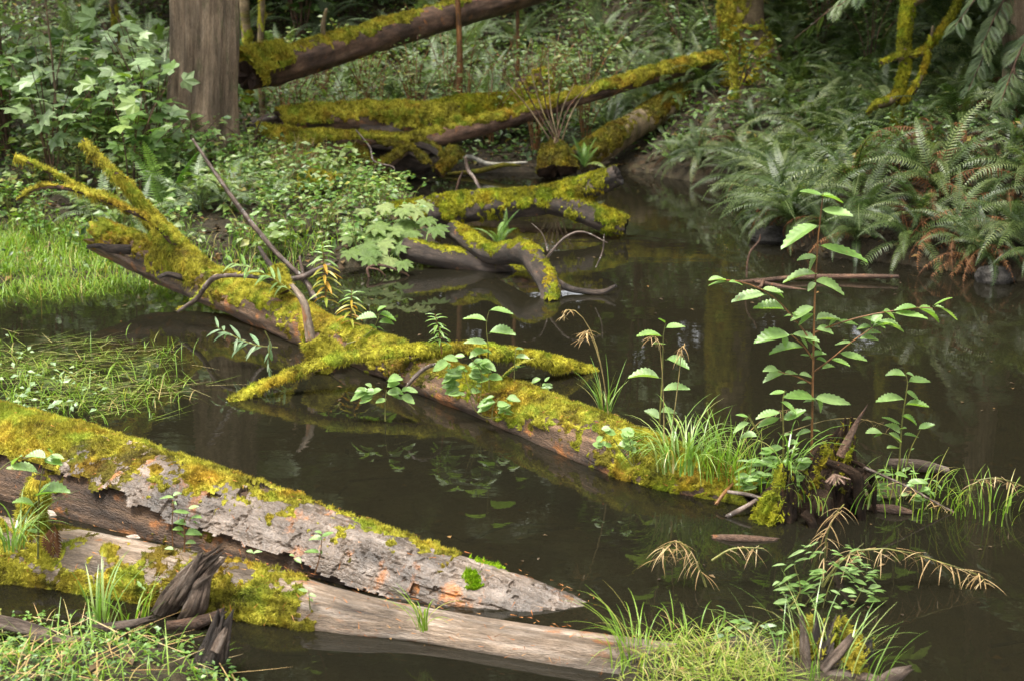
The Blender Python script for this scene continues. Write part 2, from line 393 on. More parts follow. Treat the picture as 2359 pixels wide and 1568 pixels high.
# ------------------------------------------------------------------ limbs
def spline(pts, n):
    pts = np.asarray(pts, float)
    if len(pts) == 2: pts = np.array([pts[0], (pts[0] + pts[1]) / 2, pts[1]])
    P = np.vstack([2 * pts[0] - pts[1], pts, 2 * pts[-1] - pts[-2]])
    seg = len(pts) - 1; t = np.linspace(0, seg, n); i = np.minimum(t.astype(int), seg - 1); f = (t - i)[:, None]
    a, b, c, d = P[i], P[i + 1], P[i + 2], P[i + 3]
    return .5 * (2 * b + (c - a) * f + (2 * a - 5 * b + 4 * c - d) * f ** 2 + (3 * b - a - 3 * c + d) * f ** 3)
def tube(pts, radii, nu, nv, amp=.1, fs=6., fr=3., seed=0, jag=(0., 0.), ridge=0.0, squash=1.0):
    R4 = spline(np.array([[r, 0, 0] for r in radii]), nu)[:, 0] if len(radii) == len(pts) else np.interp(np.linspace(0, 1, nu), np.linspace(0, 1, len(radii)), radii)
    R4 = np.maximum(R4, min(radii) * .5)
    A = spline(pts, nu); T = np.gradient(A, axis=0); T /= np.linalg.norm(T, axis=1)[:, None] + 1e-12
    S = np.r_[0, np.cumsum(np.linalg.norm(np.diff(A, axis=0), axis=1))]
    up = np.array([0, 0, 1.0]) if abs(T[0, 2]) < .9 else np.array([0, -1.0, 0])
    X = np.zeros((nu, 3)); Y = np.zeros((nu, 3))
    x = np.cross(T[0], up); x /= np.linalg.norm(x)
    for k in range(nu):
        x = x - T[k] * (x @ T[k]); x /= np.linalg.norm(x) + 1e-12
        X[k] = x; Y[k] = np.cross(x, T[k])
    th = np.linspace(0, 2 * np.pi, nv, endpoint=False)
    Cc, Ss = np.cos(th), np.sin(th) * squash
    rr = R4[:, None]
    rm = np.mean(R4)
    q = np.stack([np.repeat(S[:, None] * fs, nv, 1), np.repeat(Cc[None] * fr, nu, 0), np.repeat(np.sin(th)[None] * fr, nu, 0)], -1)
    d = 1 + amp * fbm(q, 5, seed) + amp * .7 * vnoise(q * .35 + 4, seed + 9)
    if ridge:
        q2 = q * np.array([.35, 4, 4]); d = d - ridge * np.abs(fbm(q2, 3, seed + 3))
    N = X[:, None] * Cc[None, :, None] + Y[:, None] * Ss[None, :, None]
    V = A[:, None] + N * (rr * d)[:, :, None]
    lc = np.stack([np.repeat(S[:, None], nv, 1) + seed * 3.1, np.repeat(Cc[None], nu, 0) * rr + seed * 1.7, np.repeat(np.sin(th)[None], nu, 0) * rr], -1)
    if jag[0] or jag[1]:                      # broken ends: the last rings run in and out along the axis
        jn = vnoise(np.stack([Cc * 5, np.sin(th) * 5, 0 * th], -1), seed + 31)
        w0 = np.exp(-S / (2.0 * rm)); w1 = np.exp(-(S[-1] - S) / (2.0 * rm))
        V = V - T[0] * (w0[:, None] * (jn * jag[0])[None])[..., None] + T[-1] * (w1[:, None] * (jn[::-1] * jag[1])[None])[..., None]
    Nn = N / (np.linalg.norm(N, axis=-1, keepdims=True) + 1e-12)
    i = np.arange(nu * nv).reshape(nu, nv); j = np.roll(i, -1, 1)
    Fq = np.stack([i[:-1], j[:-1], j[1:], i[1:]], -1).reshape(-1, 4)
    return dict(V=V, N=Nn, S=S, th=th, R=R4, F=Fq, lc=lc, A=A, T=T, nu=nu, nv=nv)
def tube_mesh_arrays(t):
    nu, nv = t['nu'], t['nv']; V = t['V'].reshape(-1, 3); lc = t['lc'].reshape(-1, 3); F = [tuple(f) for f in t['F'].tolist()]
    for end, s in ((0, -1), (nu - 1, 1)):
        ring = t['V'][end]; c = ring.mean(0)
        inner = c + (ring - c) * .55 + s * t['T'][end] * (rng.uniform(-.5, .1, (nv, 1)) * t['R'][end])
        b0 = len(V); V = np.vstack([V, inner, c[None] - s * t['T'][end] * t['R'][end] * .3])
        l2 = np.c_[rng.uniform(0, .02, (nv + 1, 1)) + t['lc'][end].mean(0)[0], np.vstack([t['lc'][end][:, 1:] * .5, [[0, 0]]])]
        lc = np.vstack([lc, l2]); o0 = end * nv
        for k in range(nv):
            k2 = (k + 1) % nv
            q = (o0 + k, b0 + k, b0 + k2, o0 + k2); tri = (b0 + k, b0 + nv, b0 + k2)
            F.append(q if s < 0 else q[::-1]); F.append(tri if s < 0 else tri[::-1])
    return V, F, lc

def blades(P, Dv, L, w):                      # one tapering triangle per moss shoot / needle
    n = len(P); side = np.cross(Dv, rng.normal(size=(n, 3))); side /= np.linalg.norm(side, axis=1)[:, None] + 1e-9
    V = np.stack([P - side * (w / 2)[:, None], P + side * (w / 2)[:, None], P + Dv * L[:, None]], 1).reshape(-1, 3)
    return V, np.arange(3 * n).reshape(-1, 3)
def sample_faces(V, F, n, wts=None):
    a, b, c, d = (V[F[:, k]] for k in range(4))
    ar = np.linalg.norm(np.cross(c - a, d - b), axis=1) / 2
    if wts is not None: ar = ar * wts
    if ar.sum() <= 0 or n <= 0: return np.zeros((0, 3)), np.zeros(0, int), 0
    k = rng.choice(len(F), n, p=ar / ar.sum()); s, r = rng.random((2, n, 1))
    return (a[k] * (1 - s) + b[k] * s) * (1 - r) + (d[k] * (1 - s) + c[k] * s) * r, k, ar.sum()

def moss_on(t, parent, mat=None, cover=0.0, up=1.0, nz=.9, fq=4.0, th=.014, dens=26000, L=.013, wd=.0035, hang=0.0, seed=0, extra=None, name='moss', cap=70000):
    mat = mat or MOSS
    V, N = t['V'], t['N']
    m = up * N[..., 2] + nz * fbm(V * fq, 4, seed + 50) + .30 * nz * vnoise(V * fq * 6, seed + 51) + .28 * nz * vnoise(V * fq * 19, seed + 53) + cover
    if extra is not None: m = m + extra(t)
    prof = np.clip(m / .35, 0, 1); prof = prof ** .6
    lump = .5 + .8 * np.clip(.5 + 1.3 * fbm(V * 20 * (.014 / th) ** .5, 3, seed + 52), 0, 1.5) 
    Vs = V + N * (np.where(m > 0, -.002 + th * prof * lump, -.004))[..., None]
    F = t['F']; mf = m.reshape(-1)[F]; keep = (mf > 0).sum(1) >= 2
    Fk = F[keep]
    if len(Fk) == 0: return None
    Vf = Vs.reshape(-1, 3); Nf = N.reshape(-1, 3)
    w = np.clip(mf[keep].mean(1) + .1, 0, .35) / .35
    P, k, area = sample_faces(Vf, Fk, 1, w)
    n = int(min(cap, area * dens))
    P, k, area = sample_faces(Vf, Fk, n, w)
    Nb = Nf[Fk[k, 0]]
    cl = np.stack([vnoise(P * 38, seed + 61), vnoise(P * 38, seed + 62), vnoise(P * 38, seed + 63)], -1)
    Dv = Nb * .75 + cl * .8 + rng.normal(0, .45, (len(P), 3)) + np.array([0, 0, .2])
    Lb = L * rng.uniform(.5, 1.5, len(P)) * (.35 + .65 * w[k])
    if hang > 0:
        low = np.clip(.35 - Nb[:, 2], 0, 1); Dv = Dv + low[:, None] * np.array([0, 0, -2.6]); Lb = Lb * (1 + hang * low * rng.random(len(P)) ** 2)
    Dv /= np.linalg.norm(Dv, axis=1)[:, None]
    Vb, Fb = blades(P, Dv, Lb, np.full(len(P), wd))
    used, inv = np.unique(Fk.ravel(), return_inverse=True)
    Fs = inv.reshape(-1, 4)
    V2 = np.vstack([Vf[used], Vb]); F2 = Fs.tolist() + (Fb + len(used)).tolist()
    tint = np.r_[rng.random(len(Fs)) * .45, rng.random(len(Fb))]
    return wobj(name, V2, F2, mat, parent, tint=tint)

def limb(parent, part, pts, radii, mat, nu=60, nv=18, amp=.16, fs=8., fr=2.2, seed=0, jag=(0, 0), ridge=0., moss=None, moss_parent=None, squash=1.):
    t = tube(pts, radii, nu, nv, amp, fs, fr, seed, jag, ridge, squash)
    V, F, lc = tube_mesh_arrays(t)
    o = wobj(part, V, F, mat, parent, lc=lc, smooth=True)
    if moss is not None: moss_on(t, o if moss_parent == 'self' else parent, seed=seed, **moss)
    return o, t

# ------------------------------------------------------------------ fallen logs in and around the pond
def WP(*p): return [W(*q) for q in p]
def DP(*p): return [Dp(*q) for q in p]

# the long mossy log across the middle of the pond, with its broken branches
ax = WP((225, 545, .29), (330, 592, .20), (450, 645, .13), (600, 705, .085), (760, 775, .06), (900, 832, .05), (1050, 893, .045), (1200, 950, .04), (1400, 1036, .03), (1560, 1098, .015), (1740, 1160, -.02))
main_log = thing('fallen_log', 'long moss-covered log running diagonally across the middle of the pond', 'log', ax[5])
o, tmain = limb(main_log, 'trunk', ax, [.092, .10, .10, .10, .088, .090, .092, .098, .103, .095, .075], ROT, 420, 72, .17, 5, 2.0, 11, (.05, .03), .06,
    moss=dict(cover=-.34, up=.9, nz=1.75, fq=5.2, th=.011, dens=70000, L=.0105, wd=.0030, cap=100000, extra=lambda t: -.75 * np.exp(-((np.linspace(0, 1, t['nu'])[:, None] - .565) / .085) ** 2) * (np.cos(t['th'])[None] > -.3) - .5 * np.exp(-((np.linspace(0, 1, t['nu'])[:, None] - .36) / .05) ** 2) * np.cos(t['th'])[None]))
moss_on(tmain, main_log, mat=MOSS_G, cover=-.15, up=.5, nz=1.4, fq=6, th=.006, dens=70000, L=.009, wd=.0028, seed=13, extra=lambda t: np.linspace(-.5, .18, t['nu'])[:, None] + 0 * t['th'][None])
moss_on(tmain, main_log, mat=MOSS_D, cover=-.30, up=.35, nz=1.5, fq=7, th=.005, dens=60000, L=.009, wd=.0028, seed=12, extra=lambda t: np.where(t['V'][..., 2] < .02, -.6, 0))
hairy = dict(cover=.45, up=.75, nz=1.0, fq=6, th=.012, dens=42000, L=.014, wd=.0036, hang=2.6)
bA = DP((480, 655, 6.83), (430, 600, 6.86), (375, 540, 6.9), (335, 490, 6.95), (295, 440, 7.0), (245, 385, 7.02), (192, 328, 7.05))
limb(main_log, 'branch', bA, [.075, .062, .05, .034, .026, .016, .010], ROT, 160, 26, .2, 9, 2, 21, (0, .02), .05, moss=dict(hairy, mat=MOSS), moss_parent='self')
bA2 = DP((345, 500, 6.92), (318, 462, 6.88), (290, 425, 6.84), (268, 400, 6.8))
limb(main_log, 'branch', bA2, [.022, .018, .013, .008], ROT, 50, 14, .2, 12, 2, 22, (0, .01), moss=dict(hairy, cover=.7), moss_parent='self')
bB = DP((300, 492, 6.95), (255, 462, 6.9), (190, 440, 6.85), (120, 400, 6.8), (75, 378, 6.78), (32, 363, 6.76))
limb(main_log, 'branch', bB, [.016, .014, .012, .011, .009, .007], BROWN, 110, 12, .2, 12, 2, 23, moss=dict(hairy, cover=.05, nz=1.5, fq=5, L=.014), moss_parent='self')
bC = DP((410, 570, 6.84), (350, 512, 6.78), (290, 483, 6.75), (215, 452, 6.72), (150, 434, 6.7), (90, 434, 6.7), (40, 462, 6.72))
limb(main_log, 'branch', bC, [.018, .014, .012, .011, .010, .008, .005], BROWN, 120, 12, .2, 12, 2, 24, moss=dict(hairy, cover=.1, nz=1.5, fq=5, L=.014), moss_parent='self')
st = DP((765, 835, 5.72), (735, 805, 5.70), (718, 775, 5.69))
limb(main_log, 'branch_stub', st, [.06, .05, .03], ROT, 40, 20, .2, 9, 2, 25, moss=dict(cover=1.0, th=.016, dens=60000, L=.014), moss_parent='self')
st = DP((716, 785, 5.69), (708, 735, 5.7), (698, 695, 5.72), (672, 656, 5.74))
o, _ = limb(main_log, 'branch_stub', st, [.019, .018, .017, .009], SILVER, 60, 16, .22, 14, 2, 26, (0, .012), .1)
o['label'] = 'bare reddish broken stub with bark gone'
st = DP((660, 672, 6.3), (645, 640, 6.32), (634, 612, 6.34))
limb(main_log, 'branch_stub', st, [.030, .024, .012], ROT, 40, 16, .2, 9, 2, 27, moss=dict(cover=1.0, th=.014, dens=60000, L=.014), moss_parent='self')
st = DP((632, 622, 6.34), (615, 600, 6.38), (597, 570, 6.42))
limb(main_log, 'branch_stub', st, [.012, .011, .008], DARKW, 30, 10, .2, 9, 2, 28, (0, .008))
st = DP((660, 650, 6.32), (600, 638, 6.30), (535, 634, 6.34), (495, 640, 6.4), (470, 664, 6.44), (450, 690, 6.46), (408, 718, 6.48))
limb(main_log, 'branch', st, [.010, .012, .012, .013, .013, .012, .007], TWIG, 90, 12, .25, 14, 2, 29, moss=dict(cover=-.35, nz=1.6, fq=9, th=.008, L=.011), moss_parent='self')
st = DP((300, 575, 7.0), (255, 573, 6.96), (225, 567, 6.93), (200, 568, 6.9))
limb(main_log, 'branch_stub', st, [.024, .020, .012, .006], DARKW, 30, 12, .3, 9, 2, 30, (0, .01))
st = DP((420, 640, 6.8), (385, 632, 6.75), (362, 640, 6.7))
limb(main_log, 'branch_stub', st, [.016, .012, .006], DARKW, 30, 12, .3, 9, 2, 33, (0, .01))
st = DP((1015, 838, 5.2), (985, 845, 5.12), (955, 868, 5.06), (932, 898, 5.05))
limb(main_log, 'branch', st, [.007, .008, .008, .006], TWIG, 50, 8, .2, 14, 2, 34)

# the bowed mossy branch lying across it
bx = thing('fallen_branch', 'bowed branch thick with moss lying across the long middle log', 'branch', W(990, 815, .15))
pb = [W(528, 928, -.01), Dp(600, 893, 5.33), Dp(690, 857, 5.37), Dp(790, 827, 5.40), Dp(900, 812, 5.42), Dp(1000, 806, 5.43), Dp(1100, 808, 5.47), Dp(1200, 822, 5.53), Dp(1290, 840, 5.6), W(1375, 858, -.012)]
limb(bx, 'wood', pb, [.010, .015, .018, .019, .020, .022, .024, .027, .026, .010], BROWN, 200, 22, .2, 8, 2, 41, moss=dict(mat=MOSS_B, cover=.45, up=.8, nz=.8, fq=7, th=.009, dens=75000, L=.010, hang=1.0))

# lower left: the thick barked log
def upperhalf(lo, hi):
    def f(t):
        a = np.sin(t['th'])[None, :] * np.ones((t['nu'], 1)); return np.where((a > lo) & (a < hi), 0, -9)
    return f
l1 = thing('fallen_log', 'thick log with peeling grey bark, moss patches and bracket fungi at lower left', 'log', W(600, 1240, .0))
a1 = WP((-170, 1022, .04), (0, 1070, .03), (200, 1122, .03), (400, 1182, .02), (600, 1240, .01), (800, 1300, 0), (1000, 1362, -.02), (1150, 1406, -.05), (1300, 1462, -.095), (1500, 1535, -.17), (1700, 1600, -.25))
o, t1 = limb(l1, 'trunk', a1, [.172, .172, .17, .158, 0.140, .117, .100, .094, .092, .09, .08], ROT, 600, 150, .10, 4, 2.2, 43, (0, .02), .03)
# peeling bark plate: a shell over the upper part with a torn lower rim
def bark_plate(t, parent, seed, lift=.013):
    S, th = t['S'], t['th']; V, N = t['V'], t['N']
    a = np.degrees(th)[None]; near = np.interp(np.linspace(0, 1, t['nu']), [0, .45, .62, .75, 1], [24, 22, 8, -20, -20])[:, None] + 16 * vnoise(np.stack([S * 2.1, 0 * S, 0 * S], -1), seed)[:, None] + 8 * vnoise(np.stack([S * 14, 0 * S, 0 * S], -1), seed + 1)[:, None] + 3 * vnoise(np.stack([S * 50, 0 * S, 0 * S], -1), seed + 2)[:, None]
    # theta grows from +X (right of travel) to up: side facing the camera is near theta = 0
    d = np.minimum(a - near, 188 - a)
    u = np.linspace(0, 1, t['nu'])[:, None]
    keep = (d > 0) & (u < 2)
    hole = fbm(V * np.array([7, 7, 7.]), 4, seed + 5) > .50
    keep &= ~hole
    q = np.stack([S[:, None] * 9 + 0 * a, np.sin(th)[None] * 3.2 + 0 * S[:, None], np.cos(th)[None] * 3.2 + 0 * S[:, None]], -1)
    cr = np.abs(fbm(q, 4, seed + 6)); grain = fbm(q * np.array([2.2, 4, 4]), 3, seed + 7)
    lay = fbm(q * np.array([.8, 1.2, 1.2]) + 7, 4, seed + 8); off = lift - .007 * (fbm(q * np.array([2.2, .55, .55]) + 31, 4, seed + 11) > .34) + .0014 * grain + .0018 * np.floor(lay * 5 + .5) / 2 - .006 * np.clip(.05 - cr, 0, 1) / .05 + .012 * np.exp(-np.maximum(d, 0) / 5.0)
    top = V + N * off[..., None]; bot = V + N * (off - .012)[..., None]
    kf = keep.reshape(-1)[t['F']].all(1); F = t['F'][kf]
    n = t['nu'] * t['nv']
    e = np.concatenate([F[:, [k, (k + 1) % 4]] for k in range(4)]); es = np.sort(e, 1)
    _, ix, ct = np.unique(es, axis=0, return_index=True, return_counts=True)
    be = e[ix[ct == 1]]
    walls = np.c_[be[:, 1], be[:, 0], be[:, 0] + n, be[:, 1] + n]
    Fa = np.vstack([F, F[:, ::-1] + n, walls])
    Va = np.vstack([top.reshape(-1, 3), bot.reshape(-1, 3)]); lc = np.vstack([t['lc'].reshape(-1, 3)] * 2)
    us, inv = np.unique(Fa.ravel(), return_inverse=True)
    wobj('bark', Va[us], inv.reshape(-1, 4), BARK_GREY, parent, lc=lc[us])
    tt = dict(t); tt['V'] = top; return tt, keep
tb, kp = bark_plate(t1, l1, 60)
us1 = np.linspace(0, 1, t1['nu'])[:, None]
moss_on(tb, l1, mat=MOSS, cover=-.72, up=1.0, nz=1.35, fq=4.6, th=.010, dens=115000, L=.0095, wd=.0028, seed=45,
        extra=lambda t: np.where(kp, 0, -1.2) + .55 * np.clip(1 - us1 * 2.6, -.9, 1) + .28 * np.clip(np.cos(t['th'])[None] * -1, -.6, 1) + np.where(us1 > .62, -1.5, 0))
moss_on(t1, l1, mat=MOSS_D, cover=-.55, up=.15, nz=1.5, fq=7, th=.007, dens=70000, L=.008, wd=.0028, seed=46, extra=lambda t: np.where(kp, -9, 0) + np.where(us1 > .5, -9, 0))
moss_on(tb, l1, mat=MOSS_D, cover=-.50, up=.9, nz=1.5, fq=6.5, th=.003, dens=60000, L=.006, wd=.0026, seed=42, extra=lambda t: np.where(kp, 0, -1.2) + np.clip((us1 - .30) * -3.2, -1.5, 0))
# vivid little cushion near its low end
def patch(t, u0, a0, ru, ra):
    return 1 - ((us1 - u0) / ru) ** 2 - ((np.degrees(t['th'])[None] - a0) / ra) ** 2
moss_on(tb, l1, mat=leaf_mat('vivid_moss', [(0, (.10, .20, .01)), (1, (.24, .36, .015))], rough=.9, spec=.1), cover=-.2, up=0, nz=1.5, fq=16, th=.008, dens=160000, L=.010, wd=.003, seed=48, extra=lambda t: np.maximum(patch(t, .655, 62, .016, 20), patch(t, .665, 118, .03, 9)))
def fungus(parent, p, w, tilt=0.):
    n = 18; V = []; F = []
    for lv, (z, s) in enumerate(((.005, .82), (.001, 1.0), (-.006, .95), (-.010, .25))):
        for k in range(n + 1):
            a = math.pi * k / n; r = w * s * (1 + .08 * math.sin(5 * a + p[0] * 9))
            V.append((p[0] + r * math.cos(a), p[1] - r * .62 * math.sin(a) + .012, p[2] + z + .12 * w * (1 - math.sin(a))))
    m = n + 1
    for lv in range(3):
        for k in range(n): F.append((lv * m + k, lv * m + k + 1, (lv + 1) * m + k + 1, (lv + 1) * m + k))
    V.append((p[0], p[1], p[2] + .022)); V.append((p[0], p[1], p[2] - .02))
    for k in range(n): F.append((len(V) - 2, k + 1, k)); F.append((len(V) - 1, 3 * m + k, 3 * m + k + 1))
    wobj('bracket_fungus', V, F, FUNGUS, parent, lc=V, smooth=True)
def side_point(t, u, deg, out=1.0):
    k = int(u * (t['nu'] - 1)); j = int((deg % 360) / 360 * t['nv']); return t['V'][k, j]
for uu, deg, w in ((.205, -12, .042), (.30, -10, .045)):
    fungus(l1, side_point(t1, uu, deg) + np.array([0, -.012, 0]), w)


# lower left front: pale, partly mossy log
l2 = thing('fallen_log', 'pale weathered log with mossy sides, nearest the camera at lower left', 'log', W(600, 1395, 0))
a2 = WP((-180, 1248, .01), (-60, 1278, .01), (200, 1322, 0), (400, 1358, 0), (600, 1394, 0), (800, 1432, -.003), (1000, 1460, -.003), (1300, 1508, -.002), (1600, 1550, -.004), (1760, 1572, -.02))
o, t2 = limb(l2, 'trunk', a2, [.125, .124, .117, .108, .098, .076, .060, .060, .060, .05], SILVER, 380, 80, .13, 3, 2.4, 47, (0, .03), .09)
us2 = np.linspace(0, 1, t2['nu'])[:, None]
def l2x(t):
    a = np.cos(t['th'])[None]
    return .75 * np.clip(a, -.5, 1) + np.where(us2 > .46, -1.5 * (us2 - .46) / .1, 0) - .75 * np.exp(-((us2 - .30) / .10) ** 2) * np.clip(np.sin(t['th'])[None], 0, 1)
moss_on(t2, l2, mat=MOSS, cover=-.16, up=.25, nz=1.9, fq=4.6, th=.009, dens=120000, L=.0095, wd=.0028, seed=49, extra=l2x)
moss_on(t2, l2, mat=MOSS_D, cover=-.02, up=.25, nz=1.6, fq=6.5, th=.003, dens=60000, L=.0065, wd=.0026, seed=44, extra=lambda t: l2x(t) - .15)
st = DP((70, 1225, 3.66), (72, 1180, 3.66), (84, 1140, 3.65), (92, 1098, 3.65))
limb(l2, 'branch_stub', st, [.034, .026, .022, .016], ROT, 40, 16, .2, 9, 2, 50, moss=dict(cover=1.0, th=.014, dens=90000, L=.013, hang=1.0), moss_parent='self')

# driftwood roots and stumps at lower left
dr = thing('driftwood_root', 'twisted grey driftwood root leaning on the front log at lower left', 'driftwood', W(430, 1420, 0))
limb(dr, 'root', DP((372, 1412, 3.40), (400, 1372, 3.38), (432, 1330, 3.36), (462, 1300, 3.34), (492, 1276, 3.33)), [.030, .034, .028, .022, .013], DRIFT, 120, 48, .18, 7, 3.2, 51, (0, .05), .55)
limb(dr, 'root', DP((425, 1425, 3.36), (448, 1398, 3.33), (458, 1372, 3.32), (470, 1330, 3.34), (496, 1302, 3.36)), [.020, .028, .024, .015, .009], DRIFT, 100, 44, .18, 7, 3.2, 52, (0, .04), .55)
limb(dr, 'root', DP((385, 1440, 3.30), (440, 1435, 3.3), (488, 1420, 3.3), (515, 1405, 3.3)), [.014, .017, .015, .008], BROWN, 50, 16, .3, 16, 1.6, 53, (0, .01), .3)
for k in range(9):
    q = rng.uniform(-1, 1); limb(dr, 'splinter', DP((418 + 22 * q, 1390, 3.34), (440 + 20 * q, 1345 + rng.uniform(-8, 8), 3.33 - .02 * rng.random()), (474 + 16 * q, 1296 + 22 * q + rng.uniform(-10, 10), 3.32)), [.008, .010, .004], DRIFT, 40, 12, .35, 22, 1.8, 330 + k, (0, .02), .5)
ds = thing('driftwood_stump', 'dark jagged driftwood stump standing at the bottom edge, lower left', 'driftwood', W(492, 1560, 0))
limb(ds, 'stump', DP((470, 1600, 3.02), (482, 1540, 3.03), (497, 1490, 3.04), (512, 1432, 3.05)), [.048, .040, .032, .020], DARKW, 120, 56, .2, 7, 3.2, 54, (0, .07), .55)
limb(ds, 'splinter', DP((497, 1500, 2.99), (510, 1470, 3.0), (520, 1448, 3.01)), [.014, .013, .006], DRIFT, 40, 14, .3, 14, 1.5, 55, (0, .012), .3)
d3 = thing('driftwood_stump', 'low charred-looking wood knob half hidden in ground cover at the bottom left', 'driftwood', W(290, 1560, 0))
limb(d3, 'stump', DP((288, 1610, 3.02), (288, 1575, 3.02), (292, 1536, 3.02)), [.036, .036, .022], DARKW, 40, 24, .4, 14, 1.6, 56, (0, .02), .3)
for k, (p, r, lab) in enumerate([([(-60, 1418, .05), (30, 1437, .05), (122, 1462, .045)], [.022, .026, .018], 'cracked grey driftwood slab at the left edge of the ground cover'),
                           ([(215, 1445, .06), (290, 1438, .075), (348, 1424, .085)], [.016, .02, .012], 'short grey driftwood slab pointing right below the pale log')]):
    d = thing('driftwood_slab', lab, 'driftwood', W(*p[1]))
    limb(d, 'slab', WP(*p), r, DRIFT, 70, 20, .25, 10, 1.8, 57 + k, (.02, .02), .3, squash=.55)
    if k == 0: limb(d, 'slab', WP((70, 1470, .05), (130, 1472, .05), (215, 1470, .05)), [.012, .015, .008], DRIFT, 50, 16, .25, 10, 1.8, 59, (.02, .02), .3, squash=.6)
d = thing('driftwood_stump', 'small upright splintered stick among leaves left of the dark stump', 'driftwood', W(370, 1520, 0))
limb(d, 'stump', DP((362, 1535, 3.1), (368, 1500, 3.1), (376, 1468, 3.1)), [.014, .012, .004], DARKW, 30, 12, .3, 12, 1.6, 61, (0, .01), .2)

STUMP = wood_mat('rotten_stump_wood', (.008, .005, .003), (.032, .020, .012), (.10, .062, .038), acc=.62, grain=40, along=12, rough=.85, spec=.12, bump=.016)
# root stump at the right end of the middle log
rs = thing('root_stump', 'dark jagged root stump with a tall spike below the alder sapling', 'stump', W(1920, 1200, 0))
limb(rs, 'stump', DP((1925, 1240, 4.12), (1918, 1170, 4.13), (1922, 1110, 4.14), (1932, 1060, 4.15), (1945, 1020, 4.16), (1952, 985, 4.16)), [.125, .112, .090, .070, .042, .014], STUMP, 160, 64, .3, 8, 3.0, 71, (0, .06), .65, moss=dict(mat=MOSS_G, cover=-.75, up=.4, nz=1.5, fq=9, th=.01, dens=70000, L=.012))
limb(rs, 'spike', DP((1938, 1050, 4.10), (1955, 1010, 4.10), (1975, 970, 4.11), (1997, 934, 4.12)), [.018, .014, .008, .0015], BROWN, 60, 18, .3, 16, 1.6, 72, (0, .01), .4)
limb(rs, 'root', DP((1905, 1062, 4.05), (1948, 1080, 4.03), (1975, 1105, 4.03), (1980, 1165, 4.04), (1990, 1230, 4.05)), [.012, .016, .018, .016, .008], STUMP, 80, 16, .35, 12, 1.6, 73, (0, 0), .4)
limb(rs, 'root', DP((1900, 1130, 4.04), (1895, 1165, 4.02), (1905, 1200, 4.01), (1900, 1235, 4.0)), [.026, .03, .028, .016], STUMP, 60, 18, .35, 12, 1.6, 74, (0, 0), .4)
limb(rs, 'root', DP((1965, 1130, 4.06), (2000, 1095, 4.1), (1990, 1075, 4.12), (1960, 1060, 4.12)), [.010, .009, .008, .006], STUMP, 50, 12, .3, 12, 1.6, 75)
fan = wood_mat('split_wood_splinters', (.10, .055, .035), (.25, .16, .11), (.42, .3, .24), grain=60, along=5)
for k in range(16):
    a = rng.uniform(-1.0, 1.0); b0 = Dp(1925 + rng.uniform(-4, 4), 1085, 4.04)
    limb(rs, 'splinter', [b0 - np.array([0, 0, .01]), b0 + np.array([math.sin(a) * .05, -.012 - rng.uniform(0, .02), -.05 * math.cos(a) + .015])], [.005, .002], fan, 8, 6, .2, 20, 2, 80 + k)
for k in range(12):
    a = rng.uniform(0, 6.28); c = Dp(1930, 1130, 4.13); e0 = rng.uniform(.02, .06)
    p0 = c + np.array([.05 * math.cos(a), .05 * math.sin(a), rng.uniform(0, .09)]); p1 = c + np.array([.10 * math.cos(a + .4), .09 * math.sin(a + .4), rng.uniform(-.06, .06)]); p2 = c + np.array([.13 * math.cos(a + .7), .11 * math.sin(a + .7), -.14])
    limb(rs, 'root', [p0, p1, p2], [.012, .011, .006], STUMP, 40, 10, .4, 18, 1.6, 300 + k, (0, .01), .4)
rk = thing('root_stump', 'low dark mossy root chunk left of the jagged spiked stump', 'stump', W(1800, 1200, 0))
limb(rk, 'stump', DP((1775, 1230, 4.05), (1790, 1180, 4.06), (1808, 1140, 4.07), (1815, 1100, 4.08)), [.085, .072, .042, .022], STUMP, 120, 56, .3, 8, 3.0, 76, (0, .05), .6, moss=dict(mat=MOSS_G, cover=-.25, up=.5, nz=1.2, fq=8, th=.012, dens=70000, L=.012))
limb(rk, 'root', DP((1850, 1180, 4.0), (1870, 1205, 3.98), (1880, 1245, 3.97)), [.016, .014, .008], STUMP, 40, 12, .3, 12, 1.6, 77)
for k, (p, r, lab, mt) in enumerate([
    ([(1672, 1190, .0), (1720, 1165, .03), (1760, 1140, .05)], [.007, .008, .007], 'thin dark stick propped from the water against the right end of the middle log', TWIG),
    ([(1650, 1160, .015), (1668, 1135, .04), (1690, 1112, .05)], [.006, .006, .004], 'short orange twig standing in litter at the right end of the middle log', REDST),
    ([(1668, 1130, .04), (1720, 1138, .05), (1765, 1150, .05)], [.005, .006, .005], 'dark twig lying crosswise just left of the mossy root chunk', TWIG),
    ([(1640, 1238, -.002), (1700, 1240, .004), (1790, 1244, -.004)], [.010, .014, .010], 'reddish wood sliver floating in front of the root stump', BROWN),
    ([(1995, 1168, .005), (2060, 1172, .012), (2100, 1180, .004)], [.010, .014, .008], 'reddish wood sliver at the waterline right of the spiked stump', BROWN),
    ([(2050, 1066, .02), (2120, 1072, .028), (2185, 1082, .01)], [.018, .022, .012], 'flat grey wood strip lying on the water right of the spiked stump', DRIFT)]):
    d = tag(ob('stick', None), lab, 'stick') if False else thing('stick', lab, 'stick', W(*p[1]))
    limb(d, 'wood', WP(*p), r, mt, 50, 12, .25, 12, 1.8, 90 + k, (.01, .01), .15)

